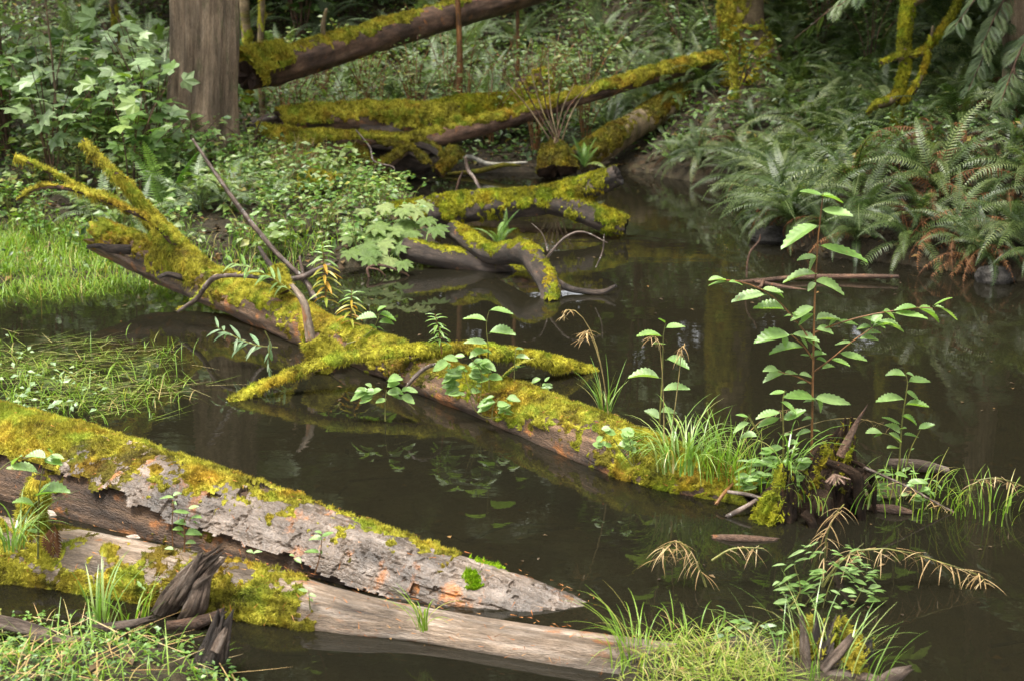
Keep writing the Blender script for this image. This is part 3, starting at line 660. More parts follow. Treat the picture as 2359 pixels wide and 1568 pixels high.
# bottom right stump and driftwood
bs = thing('mossy_stump', 'broken mossy stump with a grey splinter at the bottom right edge', 'stump', W(1890, 1560, 0))
limb(bs, 'stump', DP((1885, 1640, 3.06), (1880, 1560, 3.07), (1890, 1490, 3.08), (1900, 1455, 3.09)), [.090, .085, .06, .035], DARKW, 90, 56, .3, 8, 3.0, 97, (0, .06), .5, moss=dict(mat=MOSS, cover=.0, up=.5, nz=1.4, fq=9, th=.016, dens=110000, L=.012))
limb(bs, 'splinter', DP((1858, 1560, 2.98), (1855, 1500, 2.99), (1852, 1460, 3.0), (1845, 1418, 3.0)), [.011, .012, .009, .004], DRIFT, 60, 18, .35, 18, 1.6, 98, (0, .01), .3)
limb(bs, 'splinter', DP((1895, 1545, 2.96), (1935, 1500, 2.97), (1962, 1468, 2.98)), [.010, .011, .008], DRIFT, 50, 16, .35, 18, 1.6, 99, (0, .01), .3)
limb(bs, 'knob', DP((1965, 1530, 2.98), (1990, 1495, 2.98), (2000, 1470, 2.98)), [.03, .025, .012], DARKW, 40, 20, .35, 9, 1.8, 100, (0, .01), .2, moss=dict(mat=MOSS, cover=.5, up=.5, nz=1.2, fq=9, th=.012, dens=120000, L=.012), moss_parent='self')
d = thing('driftwood_root', 'smooth grey driftwood spur at the bottom edge right of the mossy stump', 'driftwood', W(2000, 1568, 0))
limb(d, 'root', DP((1870, 1585, 2.95), (1920, 1558, 2.95), (1985, 1562, 2.95), (2040, 1570, 2.95)), [.012, .018, .016, .012], DRIFT, 60, 20, .25, 10, 1.6, 101, (0, 0), .2)
limb(d, 'root', DP((2020, 1590, 2.93), (2060, 1558, 2.93), (2098, 1538, 2.93)), [.02, .018, .006], DRIFT, 50, 18, .25, 10, 1.6, 102, (0, .01), .2)

# forked trunk and limbs hanging over the pond, centre
fk = thing('fallen_tree', 'dark forked trunk with mossy sides jutting from the bank over the water', 'fallen tree', Dp(1200, 480, 9.0))
fm = dict(mat=MOSS_G, cover=-.10, up=.45, nz=1.7, fq=8, th=.008, dens=60000, L=.014, wd=.0045, hang=.3)
limb(fk, 'trunk', DP((880, 515, 9.2), (980, 495, 9.1), (1080, 478, 9.05), (1180, 470, 9.0), (1270, 458, 8.95), (1340, 435, 8.9), (1390, 418, 8.85), (1424, 402, 8.82)), [.12, .115, .105, .095, .095, .08, .075, .07], DARKW, 200, 44, .16, 5, 2, 105, (0, .01), .03, moss=fm)
limb(fk, 'fork', DP((1270, 462, 8.93), (1330, 482, 8.85), (1390, 506, 8.78), (1442, 522, 8.74)), [.085, .075, .075, .06], DARKW, 90, 36, .16, 5, 2, 106, (0, .01), .03, moss=fm, moss_parent='self')
lm = thing('fallen_limb', 'bent limb with green moss dipping its broken end into the water', 'fallen branch', W(1200, 620, 0))
limb(lm, 'limb', DP((1040, 528, 8.0), (1075, 550, 7.9), (1130, 585, 7.75), (1185, 582, 7.6), (1218, 588, 7.45), (1245, 622, 7.3), (1268, 662, 7.16), (1270, 700, 7.05)), [.055, .058, .058, .066, .066, .06, .056, .05], DARKW, 180, 36, .14, 5, 2, 107, (0, .05), .05, moss=dict(mat=MOSS_G, cover=-.75, up=1.3, nz=1.3, fq=9, th=.006, dens=60000, L=.010))
limb(lm, 'knob', DP((1200, 590, 7.55), (1208, 562, 7.56), (1212, 550, 7.56)), [.045, .038, .02], DARKW, 30, 20, .2, 5, 2, 108, moss=dict(mat=MOSS_G, cover=.6, th=.014, dens=50000, L=.013), moss_parent='self')
limb(lm, 'branch', DP((1270, 640, 7.22), (1310, 664, 7.18), (1355, 672, 7.15), (1390, 672, 7.14), (1420, 658, 7.13)), [.018, .017, .014, .013, .009], DARKW, 60, 12, .3, 12, 2, 109)
lo = thing('fallen_limb', 'straight dark wet log sliding from the leafy bank into the water', 'fallen branch', W(1080, 615, 0))
limb(lo, 'limb', WP((930, 572, .10), (1000, 588, .07), (1080, 604, .035), (1150, 622, .0), (1215, 640, -.05)), [.06, .062, .06, .055, .045], DARKW, 100, 32, .1, 5, 2, 110, moss=dict(mat=MOSS_G, cover=-.85, up=1.2, nz=1.2, fq=9, th=.005, dens=40000, L=.012))
tw = thing('twig', 'thin bare arching twig in the water right of the bent limb', 'twig', W(1300, 640, 0))
limb(tw, 'stem', DP((1255, 600, 7.4), (1275, 575, 7.38), (1305, 545, 7.36), (1345, 535, 7.34), (1400, 560, 7.32)), [.009, .008, .007, .005, .002], TWIG, 60, 8, .2, 12, 2, 111)
limb(tw, 'stem', DP((1392, 540, 7.35), (1388, 580, 7.34), (1372, 618, 7.32)), [.003, .004, .003], TWIG, 30, 8, .2, 12, 2, 112)
limb(tw, 'stem', DP((1262, 580, 7.4), (1250, 540, 7.42), (1225, 515, 7.44)), [.005, .003, .002], TWIG, 30, 8, .2, 12, 2, 113)
rt = thing('root', 'reddish bare root loop at the waterline under the big-leaved plant', 'root', W(880, 630, 0))
limb(rt, 'root', WP((850, 640, 0), (848, 618, .05), (880, 612, .05), (930, 628, .02), (945, 640, -.01)), [.007, .008, .008, .006, .004], BROWN, 60, 8, .2, 12, 2, 114)
limb(rt, 'root', WP((850, 618, .05), (872, 622, .04), (888, 636, 0)), [.005, .005, .004], BROWN, 30, 8, .2, 12, 2, 115)
ss = thing('dead_stick', 'long bare grey stick leaning from the water across the left bank', 'stick', W(722, 695, 0))
limb(ss, 'stem', DP((443, 320, 7.15), (500, 405, 7.12), (560, 490, 7.09), (630, 575, 7.06), (690, 635, 7.03), (712, 660, 7.02), (722, 690, 7.0)), [.007, .010, .013, .013, .013, .014, .014], TWIG, 120, 12, .15, 12, 2, 116, moss=dict(cover=-.75, up=.3, nz=1.8, fq=5, th=.008, L=.01), moss_parent='self')
limb(ss, 'stem', DP((640, 645, 6.9), (690, 640, 6.98), (730, 622, 7.0), (765, 608, 7.02)), [.010, .013, .012, .008], TWIG, 40, 10, .2, 12, 2, 117)
limb(ss, 'stem', DP((690, 590, 7.02), (700, 640, 7.0), (715, 665, 6.98), (727, 690, 6.96)), [.006, .01, .01, .01], TWIG, 40, 10, .2, 12, 2, 118)
fs_ = thing('floating_stick', 'thin brown stick floating on the pond behind the alder sapling', 'stick', W(1870, 638, 0))
limb(fs_, 'stem', WP((1690, 650, -.01), (1760, 645, .015), (1850, 638, .02), (1950, 637, .022), (2070, 637, .03)), [.007, .012, .014, .013, .010], BROWN, 90, 12, .2, 8, 2, 119, (0, .01), .1)
limb(fs_, 'branch', WP((1740, 648, .01), (1840, 667, -.005), (1950, 685, -.02)), [.010, .010, .006], BROWN, 50, 8, .2, 12, 2, 120)
limb(fs_, 'branch', WP((1760, 645, .015), (1752, 660, .03), (1745, 662, 0)), [.008, .008, .005], BROWN, 20, 8, .2, 12, 2, 121)

# logs on the far bank
bgm = dict(dens=14000, L=.03, wd=.011, th=.04, fq=3, nz=1.0)
u1 = thing('fallen_log', 'thick brown log rising to the right across the top, moss on its upper side', 'log', Dp(700, 140, 11.8))
limb(u1, 'trunk', DP((565, 178, 11.3), (620, 162, 11.5), (700, 138, 11.8), (800, 108, 12.2), (900, 78, 12.7), (1000, 48, 13.2), (1120, 12, 13.8), (1300, -42, 14.8)), [.115, .125, .128, .128, .13, .13, .13, .13], BROWN, 160, 40, .12, 3, 2, 130, (.03, 0), .03, moss=dict(bgm, cover=-.80, up=1.25, nz=1.0, th=.02, L=.02, wd=.008, dens=20000))
moss_on(tube(DP((563, 178, 11.28), (600, 168, 11.4), (660, 150, 11.6)), [.14, .15, .15], 50, 36, .2, 3, 2, 131), u1, seed=131, **dict(bgm, cover=-.1))
for p in [((748, 110, 12.0), (744, 60, 12.0), (752, 20, 12.0)), ((800, 92, 12.2), (801, 60, 12.2)), ((700, 160, 11.7), (640, 195, 11.6), (620, 190, 11.55))]:
    limb(u1, 'branch_stub', DP(*p), [.02] * (len(p) - 1) + [.01], ALDERB, 20, 10, .2, 6, 2, 132)
bgm['th'] = .022; bgm['L'] = .02; bgm['dens'] = 20000; bgm['wd'] = .008
m1 = thing('fallen_log', 'short log thickly covered in bright yellow moss on the far bank, upper of two', 'log', Dp(850, 275, 11.6))
limb(m1, 'trunk', DP((640, 288, 11.3), (740, 276, 11.5), (850, 274, 11.6), (960, 276, 11.7), (1050, 283, 11.8)), [.10, .11, .12, .13, .13], ROT, 130, 36, .2, 4, 2, 135, (.03, .04), .06, moss=dict(bgm, cover=.28, nz=1.0, hang=.5))
limb(m1, 'splinter', DP((570, 290, 11.2), (620, 273, 11.3), (675, 262, 11.4), (730, 240, 11.5)), [.02, .03, .026, .015], TWIG, 40, 12, .2, 6, 2, 136)
m2 = thing('fallen_log', 'short log thickly covered in bright yellow moss on the far bank, lower of two', 'log', Dp(820, 312, 11.2))
limb(m2, 'trunk', DP((590, 306, 11.0), (700, 322, 11.1), (820, 322, 11.2), (940, 330, 11.3)), [.06, .06, .05, .04], ROT, 110, 32, .2, 4, 2, 137, (.03, .06), .06, moss=dict(bgm, cover=.1, nz=1.1, hang=.5))
m3 = thing('root_mass', 'tangled dark roots under the two yellow mossy logs above the water', 'roots', Dp(850, 380, 11.3))
for k, p in enumerate([((720, 330, 11.2), (790, 345, 11.15), (850, 375, 11.1), (890, 400, 11.1)), ((760, 320, 11.3), (860, 330, 11.25), (940, 345, 11.2), (985, 380, 11.1)), ((700, 345, 11.1), (720, 365, 11.05), (735, 385, 11.0)),
                       ((850, 320, 11.4), (930, 325, 11.35), (1000, 345, 11.3), (1030, 395, 11.2)), ((930, 350, 11.2), (905, 370, 11.1), (870, 392, 11.0)), ((800, 340, 11.2), (830, 365, 11.1), (800, 395, 11.05)), ((1010, 400, 11.2), (1050, 360, 11.3), (1030, 350, 11.35))]):
    limb(m3, 'root', DP(*p), [.05, .045, .035, .02][:len(p)], DARKW if k % 2 else ROT, 50, 16, .35, 6, 1.8, 140 + k, (0, .02), .3, moss=dict(bgm, cover=-.1 if k != 6 else .4, L=.02, mat=MOSS_D), moss_parent='self')
limb(m3, 'root', DP((820, 335, 11.5), (900, 355, 11.5), (990, 365, 11.5)), [.16, .2, .12], DARKW, 50, 30, .4, 4, 1.6, 149, (.05, .05), .3)
m4 = thing('fallen_log', 'dull green mossy log end behind the bright yellow mossy logs', 'log', Dp(1100, 262, 12.4))
limb(m4, 'trunk', DP((1000, 272, 12.3), (1080, 262, 12.4), (1180, 255, 12.6), (1260, 248, 12.8)), [.12, .14, .13, .12], ROT, 70, 32, .2, 4, 2, 150, (.05, 0), .05, moss=dict(bgm, mat=MOSS_G, cover=.2))
n1 = thing('fallen_log', 'long slim leaning log, bare below and mossy above, rising to the mossy standing tree', 'log', Dp(1300, 235, 12.0))
limb(n1, 'trunk', DP((900, 345, 11.5), (1000, 320, 11.6), (1100, 294, 11.7), (1300, 238, 12.0), (1450, 192, 12.3), (1600, 152, 12.7), (1690, 128, 13.0)), [.07, .072, .07, .062, .062, .062, .06], BROWN, 150, 28, .14, 3, 2, 151, (0, 0), .04, moss=dict(bgm, cover=-.55, up=1.1, nz=.9, th=.03, extra=lambda t: np.linspace(-.5, .95, t['nu'])[:, None] + 0 * t['th'][None]))
o1 = thing('fallen_log', 'thick olive brown log sloping down from ferns to the water', 'log', Dp(1440, 305, 12.0))
limb(o1, 'trunk', DP((1330, 372, 11.6), (1380, 342, 11.75), (1440, 305, 12.0), (1500, 270, 12.3), (1570, 230, 12.7), (1640, 195, 13.2)), [.10, .115, .12, .12, .12, .12], ALDERB, 120, 36, .12, 4, 2, 152, (.03, 0), .03, moss=dict(bgm, mat=MOSS_D, cover=-.25, up=.6, nz=1.0, th=.015, L=.018))
p1 = thing('mossy_stump', 'rounded stump capped in yellow green moss among brown stems', 'stump', Dp(1230, 225, 12.8))
limb(p1, 'stump', DP((1235, 262, 12.8), (1232, 225, 12.8), (1228, 185, 12.8), (1222, 168, 12.8)), [.20, .19, .17, .10], ROT, 50, 36, .25, 4, 1.6, 155, (0, .03), .1, moss=dict(bgm, mat=MOSS, cover=.2))
q1 = thing('mossy_stump', 'small dark mossy stump at the water edge with stems sprouting above', 'stump', Dp(1275, 385, 11.4))
limb(q1, 'stump', DP((1282, 398, 11.3), (1278, 365, 11.35), (1272, 335, 11.4)), [.15, .12, .07], ROT, 50, 32, .3, 4, 1.6, 156, (0, .03), .2, moss=dict(bgm, mat=MOSS_D, cover=-.1, L=.02))
for k in range(9):
    e = (1150 + k * 28 + rng.uniform(-10, 10), 110 + rng.uniform(0, 70) + abs(k - 4) * 8, 11.6 + rng.uniform(-.3, .3))
    limb(q1, 'stem', DP((1283 + rng.uniform(-14, 14), 345, 11.4), (1275 + (e[0] - 1275) * .45, 250, 11.45), e), [.008, .006, .003], BROWN if k % 2 else ALDERB, 30, 6, .2, 6, 2, 160 + k)
w1 = thing('dead_branch', 'pale lichen-covered dead branch at the far waterline', 'branch', W(1130, 388, .02))
limb(w1, 'stem', DP((1040, 360, 11.7), (1085, 362, 11.68), (1130, 378, 11.66), (1215, 374, 11.6)), [.012, .02, .02, .008], wood_mat('lichen_wood', (.2, .19, .15), (.40, .38, .31), (.6, .58, .5), along=8), 40, 10, .3, 6, 2, 170)
limb(w1, 'stem', DP((1020, 402, 11.6), (1100, 394, 11.6), (1160, 380, 11.62), (1200, 382, 11.6)), [.012, .02, .018, .008], MOSS_D, 40, 10, .3, 6, 2, 171)
w2 = thing('dead_stick', 'bent bare stick rising from behind the forked trunk', 'stick', Dp(1090, 410, 9.6))
limb(w2, 'stem', DP((1106, 438, 9.5), (1092, 410, 9.55), (1078, 392, 9.6), (1072, 362, 9.6)), [.012, .013, .014, .012], TWIG, 40, 8, .15, 6, 2, 172)
limb(w2, 'stem', DP((1048, 452, 9.5), (1058, 415, 9.5), (1066, 395, 9.5)), [.009, .009, .005], BROWN, 20, 8, .15, 6, 2, 173)
w3 = thing('dead_twig', 'crooked pale twig hanging below the yellow mossy logs', 'twig', Dp(860, 350, 10.6))
limb(w3, 'stem', DP((820, 300, 10.8), (852, 340, 10.7), (862, 372, 10.6), (905, 385, 10.5), (908, 402, 10.5)), [.006, .007, .007, .006, .003], TWIG, 50, 8, .2, 6, 2, 174)
tk = thing('twig', 'small crooked twig with yellow leaves rising from the floating stick', 'twig', W(1722, 638, 0))
limb(tk, 'stem', DP((1720, 640, 7.45), (1722, 605, 7.45), (1730, 578, 7.45), (1748, 556, 7.45), (1752, 540, 7.45)), [.005, .006, .006, .005, .003], BROWN, 40, 8, .2, 8, 2, 175)
b1 = thing('mossy_root', 'low yellow mossy hump with a dark cut end on the left bank', 'root', Dp(740, 425, 9.4))
limb(b1, 'root', [np.r_[Dp(u, v, y)] for u, v, y in ((690, 432, 9.3), (735, 424, 9.3), (778, 432, 9.25))], [.05, .065, .055], DARKW, 40, 24, .25, 5, 2, 176, (.02, .01), .1, moss=dict(bgm, mat=MOSS, cover=.2, L=.02))
# boulder on the right shore
def boulder(name, label, c, r, sq, seed, mat):
    n = 28; th, ph = np.meshgrid(np.linspace(0, 2 * np.pi, 2 * n, endpoint=False), np.linspace(.02, np.pi - .02, n), indexing='xy')
    D = np.stack([np.cos(th) * np.sin(ph), np.sin(th) * np.sin(ph), np.cos(ph)], -1)
    d = 1 + .35 * fbm(D * 1.4, 4, seed); V = (D * d[..., None] * r * np.array([1, .8, sq])).reshape(-1, 3) + c
    i = np.arange(2 * n * n).reshape(n, 2 * n); j = np.roll(i, -1, 1)
    Fq = np.stack([i[:-1], i[1:], j[1:], j[:-1]], -1).reshape(-1, 4)
    tag(ob(name, mesh(name, V - c, Fq, mat, lc=V, smooth=False), None, c), label, 'rock')
ROCK = wood_mat('wet_rock', (.015, .014, .012), (.04, .037, .033), (.08, .075, .07), accent=(.03, .03, .012), grain=5, along=5, rough=.7, spec=.12)
boulder('boulder', 'dark wet boulder on the right shore below brown fern fronds', W(2290, 640, .02), .10, .7, 3, ROCK)
boulder('boulder', 'low wet grey stone at the fern-covered shore right of the pond', W(1790, 545, .03), .16, .35, 4, ROCK)
boulder('boulder', 'small flat wet stone in the pond margin grass at left', W(170, 628, .02), .07, .35, 5, ROCK)

# ------------------------------------------------------------------ leaf shapes (base at origin, along +Y, face up +Z, length 1)
def unit(v): return v / (np.linalg.norm(v, axis=-1, keepdims=True) + 1e-12)
def broad_leaf(width=.30, serr=.10, rows=15, fold=.10, droop=.16, pleat=.012, peak=.42, petiole=.10, wave=0.0, seed=0):
    V = []; F = []
    r_ = np.random.default_rng(seed); ph = r_.uniform(0, 6)
    for k in range(rows):
        t = k / (rows - 1)
        e = math.log(.5) / math.log(peak)
        w = width * math.sin(math.pi * min(1, max(0, t)) ** e) ** .8 if 0 < t < 1 else 0.004
        if 0 < t < 1: w *= 1 + serr * (1 if k % 2 else -1)
        z = -droop * t ** 2 + wave * math.sin(5 * t + ph); pl = pleat * (1 if k % 2 else -1)
        adv = .03 if k % 2 else 0
        V += [(-w, t + adv, z + fold * w / width + pl), (-w * .5, t + .01, z + fold * .38 * w / width - pl * .4), (0, t, z - .01), (w * .5, t + .01, z + fold * .38 * w / width - pl * .4), (w, t + adv, z + fold * w / width + pl)]
    for k in range(rows - 1):
        for c in range(4):
            a = 5 * k + c; F.append((a, a + 1, a + 6, a + 5))
    if petiole:
        b = len(V); V += [(-.012, -petiole, -.02), (.012, -petiole, -.02), (.012, .05, -.012), (-.012, .05, -.012)]; F.append((b, b + 1, b + 2, b + 3))
    return np.array(V, float), np.array(F)
def palm_leaf(lobes=5, serr=.06, droop=.22, seed=0, n=46, cut=.42):
    r_ = np.random.default_rng(seed)
    ang = np.linspace(-150, 150, n); V = [(0, 0, 0)]; out = []
    lobe_c = np.linspace(-112, 112, lobes); lobe_l = np.interp(np.abs(lobe_c), [0, 56, 112], [1, .9, .58]) * r_.uniform(.92, 1.06, lobes)
    for k, a in enumerate(ang):
        d = np.abs(a - lobe_c) / (112 / (lobes - 1) * 1.0); j = np.argmin(d)
        r = lobe_l[j] * (1 - cut * min(1, d[j]) ** .8) * (1 + serr * (1 if k % 2 else -1))
        if abs(a) > 128: r *= .62
        x, y = r * math.sin(math.radians(a)), r * math.cos(math.radians(a))
        out.append((x, y, r, d[j]))
    for s in (.5, 1.0):
        for (x, y, r, d) in out:
            rr = r * s; V.append((x * s, y * s, -droop * rr ** 2 + .07 * rr * (min(1, d) - .4)))
    F = []
    for k in range(n - 1):
        F.append((0, 1 + k + 1, 1 + k)); F.append((1 + k, 2 + k, n + 2 + k, n + 1 + k))
    V = np.array(V) * .62; V[:, 1] += .12
    b = len(V); V = np.vstack([V, [(-.01, -.25, -.05), (.01, -.25, -.05), (.01, .13, -.005), (-.01, .13, -.005)]])
    F = [(f if len(f) == 4 else f) for f in F] + [(b, b + 1, b + 2, b + 3)]
    return V, F
DIAMOND = (np.array([(0, 0, 0), (.30, .45, .07), (0, 1, -.12), (-.30, .45, .07), (0, .48, -.01)]), np.array([(0, 1, 4), (1, 2, 4), (2, 3, 4), (3, 0, 4)]))
LANCE = (np.array([(0, 0, 0), (.09, .4, .03), (0, 1, -.16), (-.09, .4, .03), (0, .42, 0)]), np.array([(0, 1, 4), (1, 2, 4), (2, 3, 4), (3, 0, 4)]))
def star_leaf():
    a = np.radians([-140, -110, -82, -56, -28, 0, 28, 56, 82, 110, 140]); r = np.array([.42, .58, .5, .9, .55, 1.0, .55, .9, .5, .58, .42])
    V = [(0, 0, 0)] + [(q * math.sin(t) * .62, q * math.cos(t) * .62 + .1, -.14 * q * q) for t, q in zip(a, r)]
    return np.array(V), np.array([(0, k + 1, k) for k in range(1, 11)])
STAR = star_leaf()
def frames(d, n):
    y = unit(d); x = unit(np.cross(y, n)); z = np.cross(x, y); return x, y, z
def scatter(shape, pos, d, n, size):
    V, F = shape; x, y, z = frames(d, n); size = np.broadcast_to(np.asarray(size, float), (len(pos),))
    P = pos[:, None] + size[:, None, None] * (V[None, :, :1] * x[:, None] + V[None, :, 1:2] * y[:, None] + V[None, :, 2:] * z[:, None])
    Fa = (F[None] + (np.arange(len(pos)) * len(V))[:, None, None]).reshape(-1, F.shape[1])
    return P.reshape(-1, 3), Fa, np.repeat(rng.random(len(pos)), len(F))
def merge(parts):
    V = []; F = []; T = []; o = 0
    for v, f, t in parts:
        V.append(v); F += (np.asarray(f) + o).tolist() if not isinstance(f, list) else [tuple(i + o for i in q) for q in f]; T.append(t); o += len(v)
    return np.vstack(V), F, np.concatenate(T)
def thin(pts, r0, r1, n=10, nv=5):            # plain tapering stem: V, F
    A = spline(pts, n); T = np.gradient(A, axis=0); T = unit(T)
    X = unit(np.cross(T, np.array([.31, .9, .2]))); Y = np.cross(T, X); th = np.linspace(0, 2 * np.pi, nv, endpoint=False)
    R = np.linspace(r0, r1, n)[:, None, None]
    V = (A[:, None] + R * (X[:, None] * np.cos(th)[None, :, None] + Y[:, None] * np.sin(th)[None, :, None])).reshape(-1, 3)
    i = np.arange(n * nv).reshape(n, nv); j = np.roll(i, -1, 1)
    return V, np.stack([i[:-1], j[:-1], j[1:], i[1:]], -1).reshape(-1, 4)
def stems(plist):
    parts = []
    for pts, r0, r1 in plist:
        v, f = thin(pts, r0, r1); parts.append((v, f, np.zeros(len(f))))
    return merge(parts)
def lcof(V): return np.asarray(V)[:, [2, 0, 1]]
def blade_grass(base, az, L, bend, w, seg=5, lift=None, up=None):
    n = len(base); t = np.linspace(0, 1, seg + 1)
    out = np.stack([np.cos(az), np.sin(az), 0 * az], -1); side = np.stack([-np.sin(az), np.cos(az), 0 * az], -1)
    th = bend[:, None] * t[None] + (0 if up is None else up[:, None])           # angle from vertical grows to the tip
    dz = np.cos(th) * L[:, None] / seg; dr = np.sin(th) * L[:, None] / seg
    z = np.c_[np.zeros(n), np.cumsum(dz[:, :-1], 1)]; r = np.c_[np.zeros(n), np.cumsum(dr[:, :-1], 1)]
    P = base[:, None] + out[:, None] * r[..., None]; P[..., 2] += z
    ww = w[:, None] * (1 - t[None] ** 2.2) * .5 + .0002
    tw = side[:, None] * ww[..., None]
    V = np.stack([P - tw, P + tw], 2).reshape(-1, 3)
    k = np.arange(seg); q = np.stack([2 * k, 2 * k + 1, 2 * k + 3, 2 * k + 2], -1)
    F = (q[None] + (np.arange(n) * 2 * (seg + 1))[:, None, None]).reshape(-1, 4)
    return V, F, np.repeat(rng.random(n), seg)

# ------------------------------------------------------------------ ferns
def frond_mesh(name, mat, a0, a1, pairs=32, wid=.108, twist=0., seed=0, droop=.34, gap=0.0, pw=.0125):
    r_ = np.random.default_rng(seed); n = 40
    ang = np.radians(np.linspace(a0, a1, n)); st_ = np.c_[0 * ang, np.cos(ang), np.sin(ang)] / n
    A = np.vstack([[0, 0, 0], np.cumsum(st_, 0)]); A[:, 0] += twist * np.linspace(0, 1, n + 1) ** 2
    V, F = thin(A[::4], .0075, .002, 11, 4)
    V = V.tolist(); F = F.tolist(); T = [.5] * len(F)
    for k in range(pairs):
        t = .10 + .89 * k / (pairs - 1); i = min(n - 1, int(t * n)); p = A[i] + (A[i + 1] - A[i]) * (t * n - i)
        T3 = unit(A[i + 1] - A[i]); X = np.array([1., 0, 0]); Nn = np.cross(X, T3)
        l = wid * (math.sin(math.pi * (.10 + .90 * t) ** .75) ** .75 + .03)
        for s in (-1, 1):
            if gap and r_.random() < gap: continue
            d = unit(s * X * 1.0 + T3 * (.22 + .35 * t) + r_.normal(0, .06, 3) - Nn * droop * .5); ll = l * r_.uniform(.9, 1.06)
            w = pw * (.7 + .4 * math.sin(math.pi * t)); wd = unit(T3 - d * (T3 @ d))
            b = len(V); mid = p + d * ll * .45 + Nn * .01; tip = p + d * ll - Nn * droop * ll * .5 + wd * .01
            V += [(p - wd * w * .45).tolist(), (mid - wd * w * .5).tolist(), tip.tolist(), (mid + wd * w * .5).tolist(), (p + wd * w * .6).tolist()]
            F += [[b, b + 1, b + 3, b + 4], [b + 1, b + 2, b + 3]]; T += [.12 * r_.random()] * 2
    return mesh(name, V, F, mat, tint=T)
FR = [frond_mesh('frond', FERN, a, b, seed=k, twist=tw_) for k, (a, b, tw_) in enumerate([(78, -28, .05), (70, -52, -.06), (60, -62, .08), (50, -44, -.03), (74, 0, .02), (44, -70, .1), (66, -40, .12)])]
FRP = [frond_mesh('frond', FERN_P, a, b, seed=k + 9, twist=tw_) for k, (a, b, tw_) in enumerate([(76, -12, .06), (64, -42, -.06), (52, -52, .06), (70, 15, -.02)])]
FRD = [frond_mesh('frond', FERN_D, a, b, seed=k + 20, twist=tw_, droop=1.1, gap=.3, wid=.085, pw=.013) for k, (a, b, tw_) in enumerate([(55, -95, .1), (30, -95, -.12), (10, -85, .15), (62, -70, -.1)])]
FRL = [frond_mesh('frond', LEAF_H, a, b, seed=k + 30, pairs=30, wid=.13, pw=.018) for k, (a, b) in enumerate([(80, 45), (66, -10)])]
ITEMS = []                                   # (object, u, v, phrase, category) - labelled at the end by what they stand beside
def fern(p, size, n, kit, phrase, group, lean=(0, 0), name='sword_fern', dead=0, cat='fern', spread=(-20, 200)):
    f = thing(name, phrase, cat, p, group)
    f.rotation_euler = (lean[0], lean[1], rng.uniform(0, 6.28))
    for k in range(n):
        kk = FRD if k < dead else kit
        c = ob('frond', kk[int(rng.integers(len(kk)))], f)
        c.rotation_euler = (rng.uniform(-.2, .25), rng.uniform(-.25, .25), 2 * math.pi * (k + rng.uniform(-.35, .35)) / n * (1 if k >= dead else 1.0))
        s = size * rng.uniform(.72, 1.12); c.scale = (s * rng.uniform(.9, 1.15), s, s)
        c.location = tuple(rng.uniform(-.02, .02, 3))
    u, v = proj(np.array(p) + np.array([0, 0, .3 * size])); ITEMS.append([f, u, v, phrase])
    return f
def poisson(n, x0, x1, y0, y1, gap, ok, tries=6000, have=None):
    pts = [] if have is None else have; got = []
    for _ in range(tries):
        if len(got) >= n: break
        x, y = rng.uniform(x0, x1), rng.uniform(y0, y1)
        if not ok(x, y): continue
        if all((x - a) ** 2 + (y - b) ** 2 > gap ** 2 for a, b in pts): pts.append((x, y)); got.append((x, y))
    return got
def inland(x, y, d): return float(sdist(np.array([[x, y]]), POLY)[0]) > d
def inview(x, y, m=60):
    u, v = proj((x, y, float(H(x, y)) + .3)); return -m < u < 2359 + m and v > -90
placed = []
def clear(x, y):                             # keep the trunks and logs the photo shows free of ferns in front of them
    u, v = proj((x, y, float(H(x, y)) + .25))
    for u0, u1, v0, v1, ym in ((1630, 1810, -99, 200, 12.9), (1960, 2200, -99, 270, 10.0), (1300, 1490, 130, 395, 12.6), (1000, 1700, 60, 330, 12.3)):
        if u0 < u < u1 and v0 < v < v1 and y < ym: return False
    return True
# right bank
for x, y in poisson(150, .4, 5.2, 7.6, 15.0, .26, lambda x, y: inland(x, y, .02) and inview(x, y) and not (y > 13.4 and x < 1.0) and clear(x, y), have=placed):
    z = float(H(x, y)); u, v = proj((x, y, z + .2)); s = rng.uniform(.42, .64)
    dead = int(rng.integers(2, 5)) if (u > 1950 and 330 < v) else int(rng.random() < .3)
    fern((x, y, z), s * (.8 if clear(x - .25, y) is False or clear(x + .25, y) is False else 1), int(rng.integers(18, 26)), FR, 'dark sword fern with brown fronds' if dead > 1 else 'arching dark green sword fern', 'sword ferns on the right bank', (rng.uniform(.05, .3), -rng.uniform(.05, .35)), dead=dead)
# ferns leaning out over the shoreline
SH = np.array([p for p in SHORE[20:]]); acc = 0.; nxt = .1
for a_, b_ in zip(SH[:-1], SH[1:]):
    e_ = b_ - a_; L_ = np.linalg.norm(e_); nrm = np.array([-e_[1], e_[0]]) / L_
    while nxt < acc + L_:
        q_ = a_ + e_ * ((nxt - acc) / L_) + nrm * rng.uniform(.02, .16); nxt += rng.uniform(.22, .34)
        u, v = proj((q_[0], q_[1], .1))
        if not inview(q_[0], q_[1]) or u < 1495: continue
        s = rng.uniform(.34, .52)
        f = fern((q_[0], q_[1], float(H(q_[0], q_[1])) + .04), s, int(rng.integers(15, 20)), FR, 'shoreline fern arching over water', 'ferns along the right shoreline', dead=int(rng.integers(0, 4)) + (3 if u > 2000 else 0))
        ax_ = np.array([-nrm[1], nrm[0], 0]) * -1.; ax_ = np.cross([0, 0, 1.], np.array([-nrm[0], -nrm[1], 0.])); f.rotation_euler = (Matrix.Rotation(rng.uniform(.3, .7), 3, Vector(ax_)) @ Matrix.Rotation(rng.uniform(0, 6.28), 3, 'Z')).to_euler()
    acc += L_
